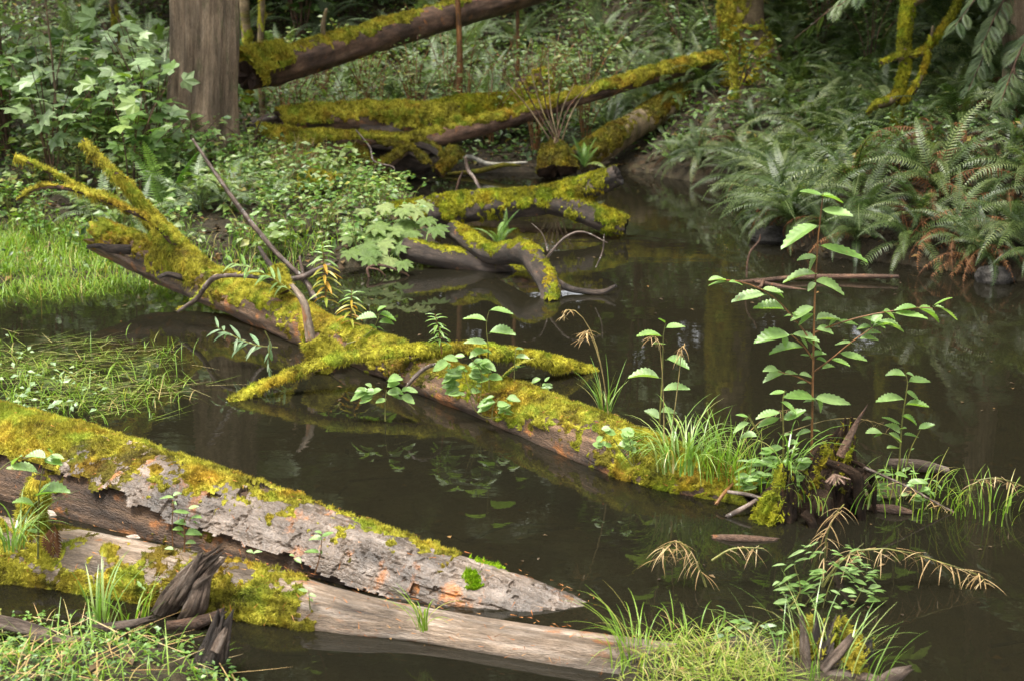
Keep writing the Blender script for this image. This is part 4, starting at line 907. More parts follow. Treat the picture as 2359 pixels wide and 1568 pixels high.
# dead brown ferns, low right
for u, v, y in ((2150, 500, 8.2), (2240, 420, 8.5), (2130, 380, 8.9), (2330, 540, 8.0), (2050, 480, 8.7), (2310, 330, 9.0)):
    p = at(u, y); p[2] = max(p[2], Dp(u, v, y)[2] - .15)
    fern(p, rng.uniform(.5, .7), 9, FRD, 'dead rust brown drooping fern', 'dead brown ferns on the right bank', (.3, -.3), name='dead_fern')
# back slope, centre and left
for x, y in poisson(30, -1.2, 3.2, 13.6, 18.5, .62, lambda x, y: inview(x, y), have=placed):
    fern((x, y, float(H(x, y))), rng.uniform(.6, .82), 18, FRP, 'pale grey green fern', 'pale ferns on the back slope', (rng.uniform(0, .25), 0))
for x, y in poisson(20, -5.0, -1.2, 13.0, 18.0, .72, lambda x, y: inview(x, y), have=placed):
    fern((x, y, float(H(x, y))), rng.uniform(.6, .82), 17, FRP, 'silvery fern', 'pale ferns on the back slope', (rng.uniform(0, .25), 0))
# left bank
for u, y, s, k, ph in ((245, 8.6, .5, FRP, 'arching silvery fern'), (330, 8.3, .46, FRP, 'arching silvery fern'), (470, 8.6, .52, FRP, 'arching silvery fern'), (520, 8.9, .5, FRP, 'arching silvery fern'), (400, 8.0, .36, FR, 'small dark fern'), (620, 8.6, .34, FRP, 'small pale fern')):
    fern(at(u, y), s, 10, k, ph, 'ferns on the left bank', (.15, 0))
fern(at(395, 8.7), .62, 5, [FRL[0]], 'upright bright yellow green fern', 'ferns on the left bank', (0, 0), name='lady_fern')
fern(Dp(1560, 380, 11.8), .34, 8, FRL, 'light green waterside fern', 'light green ferns by the water', (.3, 0), name='lady_fern')
fern(Dp(1345, 385, 11.3), .26, 7, FRL, 'light green waterside fern', 'light green ferns by the water', (.3, 0), name='lady_fern')
fern(Dp(1150, 560, 8.4), .22, 8, FRL, 'small light green fern behind the bent limb', None, (.2, 0), name='lady_fern')

# ------------------------------------------------------------------ shrubs and herbs
def shrub(p, h, spread, nst, nlf, shape, lmat, smat, lsize, name, phrase, cat, group, topbias=.5, sr=.006, flat=.8):
    t = thing(name, phrase, cat, p, group); p = np.asarray(p, float)
    sl = []; pos = []; dr = []
    for k in range(nst):
        a = rng.uniform(0, 6.28); r = spread * math.sqrt(rng.random()); hh = h * rng.uniform(.6, 1.05)
        e = p + np.array([r * math.cos(a), r * math.sin(a), hh]); m = p + np.array([r * .35 * math.cos(a), r * .35 * math.sin(a), hh * .6])
        b = p + rng.normal(0, .04 * spread, 3) * np.array([1, 1, 0]) - np.array([0, 0, .03])
        A = spline([b, m, e], 12); sl.append((A, sr, sr * .35))
        for q in range(nlf // nst):
            tt = topbias + (1 - topbias) * rng.random(); c = A[min(11, int(tt * 12))]; az = rng.uniform(0, 6.28)
            d = np.array([math.cos(az), math.sin(az), rng.uniform(-.35, .35)])
            pos.append(c + d * rng.uniform(.02, .10) * (h + .2)); dr.append(d)
    pos = np.array(pos); dr = np.array(dr); nn = unit(np.array([0, -.25, 1.0]) * flat + rng.normal(0, .32, (len(pos), 3)))
    sz = lsize * rng.uniform(.55, 1.15, len(pos))
    V, F, T = scatter(shape, pos, dr, nn, sz); wobj('foliage', V, F, lmat, t, tint=T)
    V, F, T = stems(sl); wobj('stem', V, F, smat, t, lc=lcof(V))
    u, v = proj(p + np.array([0, 0, h * .6])); ITEMS.append([t, u, v, phrase])
    return t
pl = palm_leaf(seed=3, n=24); PALM = (pl[0], np.array([list(f) + ([f[2]] if len(f) == 3 else []) for f in pl[1]]))
def tri_ok(shape):
    V, F = shape; return V, F
# palmate-leaved thicket, top left
for x, y in poisson(22, -4.6, -2.15, 8.7, 12.6, .42, lambda x, y: inland(x, y, .7) and inview(x, y, 120) and not (abs(x + 2.4) < .35 and 9.5 < y < 11.4)):
    shrub((x, y, float(H(x, y))), rng.uniform(.75, 1.12), .38, 7, 60, STAR, LEAF_MP if rng.random() < .4 else LEAF_M, BROWN, .17, 'thimbleberry_shrub', 'broad maple-leaved shrub', 'shrub', 'broad-leaved shrubs at upper left', .35)
for u, y in ((400, 10.1), (455, 9.9), (505, 10.0), (545, 10.2), (350, 9.8), (590, 10.6)):
    shrub(at(u, y), rng.uniform(.34, .5), .3, 7, 90, STAR if u in (400, 505) else DIAMOND, LEAF_H if u % 2 else LEAF_S, BROWN, .10 if u in (400, 505) else .06, 'leafy_shrub', 'leafy shrub hiding the trunk foot', 'shrub', 'shrubs at the foot of the large cedar', .15)
# twiggy small-leaved shrubs, centre back
for x, y in poisson(24, -2.1, .75, 11.9, 14.2, .38, lambda x, y: inland(x, y, .25)):
    shrub((x, y, float(H(x, y))), rng.uniform(.55, 1.0), .42, 9, 150, DIAMOND, LEAF_S, REDST, .062, 'berry_shrub', 'twiggy brown-stemmed small-leaved shrub', 'shrub', 'twiggy shrubs behind the yellow mossy logs', .25, .006)
for x, y in poisson(14, .8, 3.6, 12.0, 15.0, .55, lambda x, y: inland(x, y, .8)):
    shrub((x, y, float(H(x, y))), rng.uniform(.5, .9), .4, 7, 120, DIAMOND, LEAF_U, BROWN, .07, 'leafy_shrub', 'dark leafy shrub among ferns', 'shrub', 'dark shrubs on the right bank', .25)
# herbs on the left bank
hp = poisson(105, -3.4, -.55, 7.55, 11.2, .165, lambda x, y: inland(x, y, .10) and not (x < -1.95 and y < 8.0) and not (y > 10.0 and proj((x, y, .3))[0] > 575))
for x, y in hp:
    u, v = proj((x, y, .2)); k = rng.random()
    shrub((x, y, float(H(x, y))), rng.uniform(.14, .34) * (1.2 if y > 9 else 1), .17, 6, 60, DIAMOND, LEAF_H if k < .65 else LEAF_S, GREENST, .046 if k < .8 else .075, 'herb', 'leafy green herb', 'herb', 'leafy herbs on the left bank', .15, .003)
# tall understory and saplings behind everything
for x, y in poisson(30, -9, 9, 15.2, 22, 1.0, lambda x, y: True):
    shrub((x, y, float(H(x, y))), rng.uniform(1.5, 3.6), .9, 9, 420, STAR if rng.random() < .4 else DIAMOND, LEAF_S if rng.random() < .35 else LEAF_U, BROWN, .17, 'understory_shrub', 'tall leafy shrub', 'shrub', 'tall shrubs at the top of the back slope', .2, .014)

# big-leaved plant over the water, centre left: each leaf its own part
PALMS = []
for k in range(4):
    v_, f_ = palm_leaf(7, .05, .2, k + 5, 64, .40); PALMS.append(mesh('leaf', v_, f_, LEAF_MV, tint=np.full(len(f_), .1 * k)))
def leaf_obj(parent, me, base, d, n, size, name='leaf'):
    base = np.asarray(base, float); d = np.asarray(d, float); x, y, z = frames(d[None], np.asarray(n, float)[None])
    o = ob(name, me, parent); s = size
    o.matrix_local = Matrix(((x[0][0] * s, y[0][0] * s, z[0][0] * s, base[0] - parent.location[0]), (x[0][1] * s, y[0][1] * s, z[0][1] * s, base[1] - parent.location[1]), (x[0][2] * s, y[0][2] * s, z[0][2] * s, base[2] - parent.location[2]), (0, 0, 0, 1)))
    return o
vm = thing('vine_maple', 'low plant with pale seven-lobed leaves overhanging the water at left centre', 'shrub', Dp(880, 600, 8.2))
sl = []
for (u, v) in ((835, 480), (880, 470), (930, 478), (980, 500), (815, 520), (860, 515), (905, 520), (950, 530), (835, 560), (875, 555), (915, 560), (960, 475), (855, 590), (900, 590), (925, 600), (812, 545), (985, 465), (945, 505), (890, 540), (800, 575), (1000, 520), (845, 535), (870, 575)):
    y = 8.15 - (v - 480) * .0042 + rng.uniform(-.08, .08); b = Dp(u, v, y)
    d = np.array([rng.uniform(-.7, .7), -.8, -.35]); leaf_obj(vm, PALMS[int(rng.integers(4))], b, d, (rng.uniform(-.25, .25), -.55, .8), rng.uniform(.13, .19))
    if len(sl) < 12: sl.append((np.array([Dp(890, 610, 8.3), Dp((u + 890) / 2, (v + 560) / 2, 8.3), b - unit(d) * .03]), .006, .0025))
V, F, T = stems(sl); wobj('stem', V, F, BROWN, vm, lc=lcof(V))

# ------------------------------------------------------------------ trees
def tree(pts, radii, mat, name, label, amp=.06, ridge=.05, crown=None, moss=None, seed=0, nu=120, nv=64, group=None, fr=5., fs=1.2):
    t = thing(name, label, 'tree', pts[0], group)
    limb(t, 'trunk', pts, radii, mat, nu, nv, amp, fs, fr, seed, (0, 0), ridge, moss=moss)
    if crown is not None:
        c = ob('crown', crown[0], t); c.location = (0, 0, crown[1]); c.rotation_euler = (0, 0, rng.uniform(0, 6.28)); c.scale = (crown[2], crown[2], crown[3])
    return t
def crown_mesh(seed, nb=110, h=8., r=2.3):
    pos = []; d = []; n_ = []; sz = []
    r_ = np.random.default_rng(seed); sp = []
    for k in range(nb):
        f = k / nb; z = h * f; a = k * 2.4 + r_.uniform(-.5, .5); L = r * (1 - f) ** .7 * r_.uniform(.6, 1.1) + .25
        A = [np.array([L * q * math.cos(a), L * q * math.sin(a), z + .1 * L * q - .38 * L * q * q]) for q in np.linspace(0, 1, 6)]
        sp.append((np.array(A), .02, .004))
        for q in range(int(16 * L)):
            tt = r_.uniform(.15, 1); c = A[0] + (A[-1] - A[0]) * tt; c = c.copy(); c[2] = z + .1 * L * tt - .38 * L * tt * tt
            az = a + r_.choice([-1, 1]) * r_.uniform(.3, 1.3); dd = np.array([math.cos(az), math.sin(az), -.35 - r_.random() * .4])
            pos.append(c); d.append(dd); n_.append(np.array([0, 0, 1.0]) + r_.normal(0, .3, 3)); sz.append(r_.uniform(.35, .7))
    V, F, T = scatter(SPRAY, np.array(pos), np.array(d), np.array(n_), np.array(sz))
    return mesh('crown', V, F, CONIF, tint=T * .9)
def spray_shape(p=9):
    V = []; F = []
    for k in range(p):
        t = .06 + .9 * k / (p - 1); l = .34 * math.sin(math.pi * (t * .8 + .16)); w = .035
        for s in (-1, 1):
            b = len(V); V += [(0, t - w, -.25 * t * t), (s * l * .55, t + .10, -.25 * t * t + .01), (s * l, t + .24, -.25 * t * t - .06), (s * l * .45, t + .2, -.25 * t * t)]
            F.append((b, b + 1, b + 2, b + 3))
    b = len(V); V += [(-.012, 0, 0), (.012, 0, 0), (.006, 1, -.25), (-.006, 1, -.25)]; F.append((b, b + 1, b + 2, b + 3))
    return np.array(V), np.array(F)
SPRAY = spray_shape()
CROWNS = [crown_mesh(k, 120, 9. + k, 2.2 + .3 * k) for k in range(3)]
def col(u, y, z): x = (u - CU) / FPX * (y * math.cos(PITCH) + (CAMZ - z) * math.sin(PITCH)); return np.array([x, y, z])
zb = float(H(col(466, 10.6, .4)[0], 10.6)) - .1
tree([col(466, 10.6, zb), col(466, 10.6, zb + .25), col(466, 10.62, zb + .6), col(467, 10.65, 1.6), np.array([-2.31, 10.7, 4.]), np.array([-2.3, 10.8, 12.])], [.34, .285, .262, .25, .22, .1], CEDAR, 'cedar_tree', 'large standing trunk with stringy pale brown bark at upper left', .07, .20, (CROWNS[1], 8.0, .6, .6), seed=200, nu=240, nv=120, fr=3.6, fs=.6)
yb = 12.9; zb = float(H(col(1725, yb, .7)[0], yb)) - .1
tree([col(1728, yb, zb), col(1730, yb, zb + .3), col(1725, yb, 1.0), col(1712, yb, 1.5), np.array([2.1, 13., 4.]), np.array([2.2, 13.2, 11.])], [.30, .24, .20, .19, .17, .07], ALDERB, 'alder_tree', 'mossy standing trunk rising from the ferns at upper right', .16, .03, (CROWNS[2], 7.5, .6, .6), dict(mat=MOSS, cover=-.02, up=0, nz=1.4, fq=2.6, th=.018, dens=9000, L=.03, wd=.01, extra=lambda t: .75 * -np.clip(t['N'][..., 0], -1, .3)), seed=201, fr=2.2, fs=3)
sm = thing('sapling_stem', 'thin mossy upright stem just left of the mossy standing trunk', 'stem', Dp(1690, 210, 12.0))
limb(sm, 'stem', DP((1693, 230, 12.0), (1690, 160, 12.0), (1687, 105, 12.0)), [.025, .022, .016], ALDERB, 40, 12, .2, 6, 2, 202, moss=dict(mat=MOSS, cover=.3, dens=12000, L=.02, wd=.008, th=.015))
vmt = thing('vine_maple', 'crooked small tree with drooping limbs sleeved in green moss at upper right', 'tree', Dp(2080, 300, 10.))
vmoss = dict(mat=MOSS_G, cover=.35, up=.5, nz=.9, fq=5, th=.007, dens=26000, L=.014, wd=.006, hang=1.0)
for pts, rr in (([(2120, -260, 10.1), (2100, -90, 10.05), (2092, 20, 10.0), (2082, 95, 9.98), (2084, 150, 9.96), (2072, 210, 9.95), (2062, 330, 9.95)], [.05, .048, .045, .045, .04, .038, .04]),
                ([(2075, 215, 9.93), (2045, 235, 9.85), (2018, 243, 9.8), (1998, 262, 9.78)], [.034, .03, .024, .008]),
                ([(2086, 130, 9.95), (2060, 134, 9.9), (2030, 146, 9.85)], [.026, .022, .012]), ([(2086, 130, 9.95), (2130, 118, 9.9), (2170, 70, 9.85), (2200, 20, 9.8), (2240, -80, 9.8)], [.02, .022, .022, .02, .018]),
                ([(2075, 240, 9.9), (2110, 200, 9.86), (2135, 140, 9.85), (2150, 60, 9.82)], [.028, .024, .018, .008]), ([(2095, 10, 10.), (2150, -20, 10.), (2220, -60, 10.)], [.035, .03, .03])):
    limb(vmt, 'limb', DP(*pts), rr, ALDERB, 80, 16, .25, 6, 2, 210 + len(vmt.children), moss=vmoss, moss_parent='self')
def bough(parent, b, e, sag, ns, size, r=.012):
    b = np.asarray(b); e = np.asarray(e); m = (b + e) / 2 + np.array([0, 0, sag])
    A = spline([b, m, e], 24); V, F = thin(A, r, .002, 12, 5)
    bo = wobj('bough', V, F, BROWN, parent, lc=lcof(V)); pos = []; d = []
    T = unit(np.gradient(A, axis=0))
    for q in range(ns):
        i = int(rng.uniform(.15, 1) * 23); s = rng.choice([-1, 1]); side = unit(np.cross(T[i], [0, 0, 1.]))
        d.append(T[i] * .8 + side * s * .9 + np.array([0, 0, -.35 - .3 * rng.random()])); pos.append(A[i])
    V, F, Tn = scatter(SPRAY, np.array(pos), np.array(d), unit(np.array([0, -.35, 1.]) + rng.normal(0, .2, (ns, 3))), size * rng.uniform(.6, 1.1, ns))
    wobj('spray', V, F, CONIF, bo, tint=Tn * .9)
zb = float(H(col(2352, 9.6, .7)[0], 9.6)) - .1
ct = tree([col(2356, 9.6, zb), col(2352, 9.6, zb + .4), col(2350, 9.6, 1.6), np.array([3.45, 9.6, 4.]), np.array([3.45, 9.6, 10.])], [.16, .11, .10, .09, .04], CEDAR, 'cedar_tree', 'slender dark trunk with drooping feathery boughs at the right edge', .06, .08, (CROWNS[0], 3.4, .8, .8), seed=203, nu=120, nv=40, fr=6, fs=.7)
for p in [((2350, -40, 9.6), (2200, 60, 9.0), .12), ((2350, -70, 9.6), (1890, 40, 9.3), .22), ((2350, -20, 9.6), (2260, 110, 9.1), .1), ((2340, 40, 9.6), (2230, 210, 9.1), .1), ((2350, -90, 9.6), (1960, -10, 9.0), .15), ((2350, 90, 9.6), (2330, 220, 8.9), .12),
          ((2400, 60, 9.4), (2300, 250, 8.8), .12), ((2350, -90, 9.6), (1830, 90, 9.9), .3)]:
    bough(ct, Dp(*p[0]), Dp(*p[1]), p[2], 30, .13)
zb = float(H(-3.7, 10.2)) - .1
tree([np.array([-3.72, 10.2, zb]), np.array([-3.7, 10.2, 1.6]), np.array([-3.7, 10.3, 8.])], [.12, .10, .05], BROWN, 'cedar_tree', 'dark trunk at the top left corner', .1, .06, (CROWNS[0], 3.5, .8, .8), seed=204, nu=80, nv=32)
for k, (x, y, z0) in enumerate(((5.6, 8.2, 1.9), (5.9, 11.5, 2.2), (4.9, 14.2, 2.6))):  # conifers added off to the right to darken the right bank with shade
    z = float(H(x, y)); tree([np.array([x, y, z - .1]), np.array([x, y, z + 1.2]), np.array([x, y, z + 10])], [.2, .16, .05], CEDAR, 'cedar_tree', ('added shade conifer beyond the right edge, nearest of three', 'added shade conifer beyond the right edge, middle of three', 'added shade conifer beyond the right edge, farthest of three')[k], .1, .05, (CROWNS[2], z0, 1.2, 1.), seed=280 + k, nu=40, nv=20)
# unseen conifer foliage added beside and behind the camera to block skylight
pos = []; dd = []
for k in range(26):
    a = rad(rng.uniform(25, 335)); R_ = rng.uniform(7.5, 13) ; c = np.array([R_ * math.sin(a) * .95, 6 + R_ * math.cos(a) * 1.1 - 2, 0])
    if c[1] > 12: continue
    if c[1] > 0 and abs(c[0]) < .40 * c[1] + 3.4: continue
    open_ = abs(math.degrees(a) - 180) < 62
    if open_: c = c * np.array([.55, .45, 1]) - np.array([0, 1.2, 0])  # foliage behind the camera lifted into a canopy added to shade the foreground
    for q in range(200):
        h = rng.uniform(5.2, 11) if open_ else rng.uniform(.5, 11); w_ = 2.6 * (1 - h / 12.5); b = rng.uniform(0, 6.28); rr_ = w_ * math.sqrt(rng.uniform(.1, 1)); pos.append(c + np.array([rr_ * math.cos(b), rr_ * math.sin(b), h])); dd.append([math.cos(b), math.sin(b), -.5])
V, F, T = scatter(SPRAY, np.array(pos), np.array(dd), unit(np.array([0, 0, 1.]) + rng.normal(0, .3, (len(pos), 3))), rng.uniform(.7, 1.2, len(pos)))
tag(ob('added_shade_woods', mesh('added_shade_woods', V, F, CONIF, tint=T * .9)), 'unseen conifer foliage added round the clearing to block skylight', 'woods', kind='stuff')
# forest behind
for k, (x, y) in enumerate(poisson(26, -11, 11, 17, 27, 1.5, lambda x, y: True)):
    z = float(H(x, y)); r0 = rng.uniform(.10, .22)
    tr = tree([np.array([x, y, z - .1]), np.array([x, y, z + 1.2]), np.array([x, y, z + 10])], [r0 * 1.25, r0, r0 * .3], (CEDAR, BROWN, ALDERB)[k % 3], 'forest_tree', 'dark forest tree standing behind the back slope', .1, .05, (CROWNS[k % 3], rng.uniform(1.2, 2.6), rng.uniform(.85, 1.15), rng.uniform(.9, 1.2)), seed=220 + k, nu=40, nv=20, group='forest trees behind the back slope')
for u, y, r0, lab in ((588, 13.5, .05, 'thin mossy stem just right of the large cedar trunk'), (620, 13.2, .03, 'slim leaning mossy stem a little right of the large cedar trunk'), (1188, 14.2, .022, 'thin dark stem behind the twiggy shrubs at top centre'), (1058, 13.2, .03, 'reddish upright stem at top centre above the thick brown log'), (152, 9.3, .008, 'dark upright stem among the broad-leaved shrubs at upper left'), (300, 12., .035, 'dark slim trunk behind the broad-leaved shrubs')):
    p = at(u, y, -.05); t = thing('sapling_stem', lab, 'stem', p)
    limb(t, 'stem', [p, p + np.array([.02, 0, .8]), p + np.array([-.05 if u != 620 else .2, 0, 2.4])], [r0, r0 * .9, r0 * .7], ALDERB if u < 1000 else REDST, 40, 10, .2, 3, 2, int(u), moss=dict(mat=MOSS, cover=-.2, dens=12000, L=.02, wd=.008, th=.012) if u in (588, 620, 300) else None)

# ------------------------------------------------------------------ saplings and flowering plants on the logs
ALD = []
for k in range(6):
    v_, f_ = broad_leaf(.28 + .04 * (k % 3), .07, 17, .06 + .06 * (k % 3), .06 + .07 * (k % 4), .0035, .42, .08, .02, k); ALD.append(mesh('leaf', v_, f_, LEAF_A, tint=np.full(len(f_), .13 * k), smooth=False))
ROUND = []
for k in range(3):
    v_, f_ = broad_leaf(.42, .02, 11, .06, .12, .004, .5, .25, .0, k + 10); ROUND.append(mesh('leaf', v_, f_, LEAF_A, tint=np.full(len(f_), .2 * k)))
LAN = []; LANY = []; LANG = []
for k in range(3):
    v_, f_ = broad_leaf(.095, .0, 9, .05, .34, .0, .42, .04, .0, k + 20)
    LAN.append(mesh('leaf', v_, f_, LEAF_A, tint=np.full(len(f_), .2 * k))); LANY.append(mesh('leaf', v_, f_, YELLOW, tint=np.full(len(f_), .3 * k))); LANG.append(mesh('leaf', v_, f_, GREYL, tint=np.full(len(f_), .3 * k)))
OVA = []; OVG = []
for k in range(4):
    v_, f_ = broad_leaf(.17 + .02 * k, .02, 9, .07, .1 + .12 * k, .003, .42, .05, .03, k + 40); OVA.append(mesh('leaf', v_, f_, LEAF_A, tint=np.full(len(f_), .2 * k))); OVG.append(mesh('leaf', v_, f_, GREYL, tint=np.full(len(f_), .25 * k)))
def za(x, y): return (1552.7 + x * .3418, 518.3 + y * .3418)
def zb_(x, y): return (777.6 + x * .3418, 518.3 + y * .3418)
def zc(x, y): return (x * .3418, 1032.8 + y * .3418)
def plant(name, label, cat, conv, Y, stemlist, leaves, kit=None, smat=GREENST, r0=.0045, group=None, face=.02):
    kit = kit or ALD
    base = Dp(*conv(*stemlist[0][0]), Y)
    t = thing(name, label, cat, base, group); sl = []
    for i, s in enumerate(stemlist):
        n = len(s); o = 0 if i == 0 else rng.uniform(-.05, .05)
        sl.append((np.array([Dp(*conv(*p), Y + o * k / max(1, n - 1)) for k, p in enumerate(s)]), r0 if i == 0 else r0 * .6, r0 * .35))
    V, F, T = stems(sl); wobj('stem', V, F, smat, t, lc=lcof(V))
    for lf in leaves:
        x0, y0, x1, y1 = lf[:4]; wf = lf[4] if len(lf) > 4 else 1.
        b = Dp(*conv(x0, y0), Y + rng.uniform(-.01, .01)); e = Dp(*conv(x1, y1), Y)
        L = np.linalg.norm(e - b); q = rng.uniform(-.45, .25) * L
        e = Dp(*conv(x1, y1), Y + q); d = e - b; L = np.linalg.norm(d)
        n = np.array([rng.uniform(-.3, .3), -face - .30 * rng.random(), 1.0])
        leaf_obj(t, kit[int(rng.integers(len(kit)))], b, d, n, L); c = t.children[-1] if False else bpy.data.objects[-1] if False else None
        if wf != 1.:
            pass
    return t
alder = plant('alder_sapling', 'tall alder sapling with serrated leaves, tallest plant standing in the water at right', 'sapling', za, 4.30,
    [[(925, 1640), (930, 1400), (935, 1100), (940, 880), (945, 600), (955, 350), (970, 100), (985, -30), (1000, -170), (1005, -210)],
     [(905, 760), (860, 690), (790, 610), (700, 510), (600, 440), (460, 385), (350, 372)], [(945, 725), (1100, 665), (1300, 610), (1500, 575), (1650, 558), (1740, 560)],
     [(940, 990), (1060, 900), (1200, 785), (1340, 690)], [(935, 900), (870, 810), (790, 740)], [(925, 1065), (830, 1020), (700, 985)]],
    [(965, 5, 715, 90), (990, 135, 1315, 240), (968, 210, 885, 300), (965, 215, 830, 228), (950, 325, 730, 375), (950, 375, 1155, 460), (955, 390, 900, 440), (1000, -205, 850, -230), (985, -200, 1145, -160), (1000, -105, 1210, -65),
     (350, 370, 235, 365), (350, 378, 230, 405), (370, 385, 465, 380), (610, 470, 385, 500), (600, 430, 740, 450), (740, 572, 545, 528), (660, 450, 745, 480), (790, 610, 740, 605),
     (940, 555, 780, 610), (940, 600, 830, 650), (960, 640, 1125, 610), (1100, 640, 1040, 670), (960, 700, 1080, 725), (870, 640, 800, 590),
     (1110, 645, 1245, 670), (1260, 625, 1430, 650), (1410, 580, 1500, 620), (1490, 590, 1715, 625), (1390, 655, 1555, 700), (1650, 555, 1800, 640), (1635, 556, 1495, 540), (1750, 540, 1875, 485), (1760, 550, 1925, 592), (1400, 600, 1330, 665),
     (1270, 735, 1395, 720), (1250, 765, 1380, 768), (1200, 795, 1090, 780), (1060, 905, 1190, 940), (1120, 860, 1305, 910), (1000, 965, 1085, 945), (1330, 690, 1230, 688), (1340, 690, 1470, 640),
     (780, 738, 540, 780), (740, 740, 760, 820), (800, 735, 985, 770), (870, 740, 1000, 840), (870, 820, 640, 855), (915, 880, 850, 872), (915, 890, 1025, 858), (960, 900, 1040, 925), (850, 745, 905, 830),
     (700, 978, 605, 968), (740, 1000, 595, 1038), (745, 1005, 838, 998), (845, 1005, 940, 1025), (895, 1060, 830, 1058),
     (945, 1170, 765, 1110), (955, 1165, 1195, 1198), (960, 1170, 1005, 1258), (950, 1180, 870, 1185), (930, 1395, 822, 1400), (930, 1380, 988, 1385), (930, 1300, 860, 1310)], r0=.0046, smat=REDST)
plant('alder_sapling', 'slim sapling close to the left of the tall alder sapling, half its height', 'sapling', za, 4.22, [[(735, 1640), (738, 1400), (732, 1200), (748, 1110)], [(570, 1400), (520, 1310), (500, 1270)], [(690, 1640), (600, 1470), (560, 1390), (500, 1290)]],
    [(750, 1120, 645, 1135), (725, 1190, 832, 1262), (715, 1262, 550, 1292), (708, 1295, 560, 1358), (735, 1308, 890, 1240), (740, 1450, 703, 1392), (735, 1500, 585, 1515), (745, 1485, 838, 1460), (500, 1290, 415, 1275), (505, 1330, 388, 1375), (560, 1420, 440, 1425), (740, 1420, 795, 1390), (690, 1560, 610, 1600), (700, 1600, 790, 1620), (650, 1560, 580, 1530)], r0=.0035)
plant('alder_sapling', 'small sapling right of the spiked stump, thin stem with about a dozen leaves', 'sapling', za, 4.32, [[(1518, 1640), (1528, 1450), (1540, 1300), (1558, 1180), (1575, 1060), (1560, 1003)], [(1560, 1640), (1600, 1500), (1665, 1370)], [(1525, 1470), (1470, 1420), (1400, 1398)]],
    [(1560, 1012, 1428, 998), (1562, 1000, 1618, 1008), (1585, 1052, 1733, 1042), (1565, 1122, 1660, 1178), (1548, 1172, 1383, 1138), (1562, 1212, 1716, 1198), (1538, 1282, 1643, 1335), (1525, 1338, 1403, 1290), (1650, 1370, 1758, 1335), (1405, 1400, 1295, 1392), (1405, 1402, 1345, 1425), (1525, 1400, 1428, 1335), (1525, 1462, 1468, 1390), (1548, 1412, 1650, 1405), (1518, 1502, 1438, 1490), (1520, 1380, 1565, 1360), (1595, 1515, 1620, 1500), (1540, 1660, 1590, 1620)], r0=.0035)
plant('alder_sapling', 'sapling with long narrow leaves growing from the large arching grass tuft', 'sapling', zb_, 4.50, [[(2165, 1420), (2178, 1200), (2190, 1000), (2195, 760), (2212, 660)]],
    [(2205, 660, 2168, 622), (2215, 692, 2345, 675), (2185, 747, 2018, 738), (2212, 800, 2122, 798), (2218, 905, 2375, 945), (2168, 1025, 1963, 1003), (2195, 1110, 2375, 1095), (2168, 1300, 2070, 1240), (2180, 1260, 2290, 1250)], r0=.0035)
plant('alder_sapling', 'slender two-leaved-topped sapling on the middle log behind the bowed branch', 'sapling', zb_, 5.05, [[(1022, 1180), (1020, 980), (1015, 820), (1002, 670), (1022, 580)], [(1190, 1050), (1195, 900), (1205, 830)]],
    [(1030, 575, 1178, 563), (1000, 645, 848, 622), (1025, 728, 1193, 712), (1008, 798, 853, 782), (1010, 850, 890, 880), (1040, 870, 985, 835), (1200, 895, 1290, 885), (1200, 835, 1255, 825), (1195, 950, 1235, 955)], r0=.003)
def cluster(name, label, cat, conv, Y, stems_, center, rxy, n, size, kit=ALD, smat=GREENST, r0=.003, down=0.0):
    lv = []
    for k in range(n):
        a = rng.uniform(0, 6.28); r = math.sqrt(rng.random()); x, y = center[0] + rxy[0] * r * math.cos(a), center[1] + rxy[1] * r * math.sin(a)
        s = size * rng.uniform(.7, 1.2); dx = (1 if x > center[0] else -1) * rng.uniform(.35, 1.); lv.append((x, y, x + s * dx, y + s * rng.uniform(-.35, .4 + down)))
    return plant(name, label, cat, conv, Y, stems_, lv, kit, smat, r0, face=.45)
cluster('leafy_plant', 'dense leafy plant at the middle of the long log under the two-leaved-topped sapling', 'plant', zb_, 4.98, [[(940, 1200), (880, 1080), (850, 980)], [(960, 1200), (970, 1000), (900, 900)], [(930, 1200), (930, 1100), (820, 1050)]], (880, 1000), (150, 150), 46, 115)
cluster('leafy_plant', 'small leafy sprig on the near side of the middle log below the dense leafy plant', 'plant', zb_, 4.88, [[(1040, 1310), (1050, 1220), (1090, 1160)], [(890, 1150), (930, 1250), (1010, 1300), (1090, 1290)]], (1065, 1210), (100, 80), 16, 105)
cluster('leafy_plant', 'leafy sprig leaning over the water left of the dense leafy plant', 'plant', zb_, 5.0, [[(322, 1320), (320, 1200), (330, 1110)], [(520, 1240), (450, 1180), (370, 1140)]], (330, 1110), (130, 75), 18, 130)
cluster('leafy_plant', 'small four-leaved sprig in water below the right end of the bowed branch', 'plant', zb_, 5.2, [[(1360, 1180), (1365, 1110), (1370, 1060)]], (1370, 1062), (50, 35), 7, 75)
plant('leafy_plant', 'sprig with five leaves on the middle log left of the bowed branch crossing', 'plant', zb_, 5.75, [[(60, 800), (150, 770), (230, 710), (270, 640), (282, 590)]],
    [(265, 628, 128, 615), (285, 605, 402, 628), (270, 585, 322, 540), (280, 655, 382, 660), (265, 700, 215, 670), (262, 690, 318, 695)], r0=.003)
cluster('leafy_plant', 'round-leaved plant at the near edge of the right half of the middle log', 'plant', zb_, 4.36, [[(1990, 1620), (1900, 1500), (1860, 1440)], [(2000, 1620), (1980, 1500), (1960, 1420)], [(2060, 1560), (2010, 1470)]], (1890, 1450), (120, 90), 17, 95, ROUND)
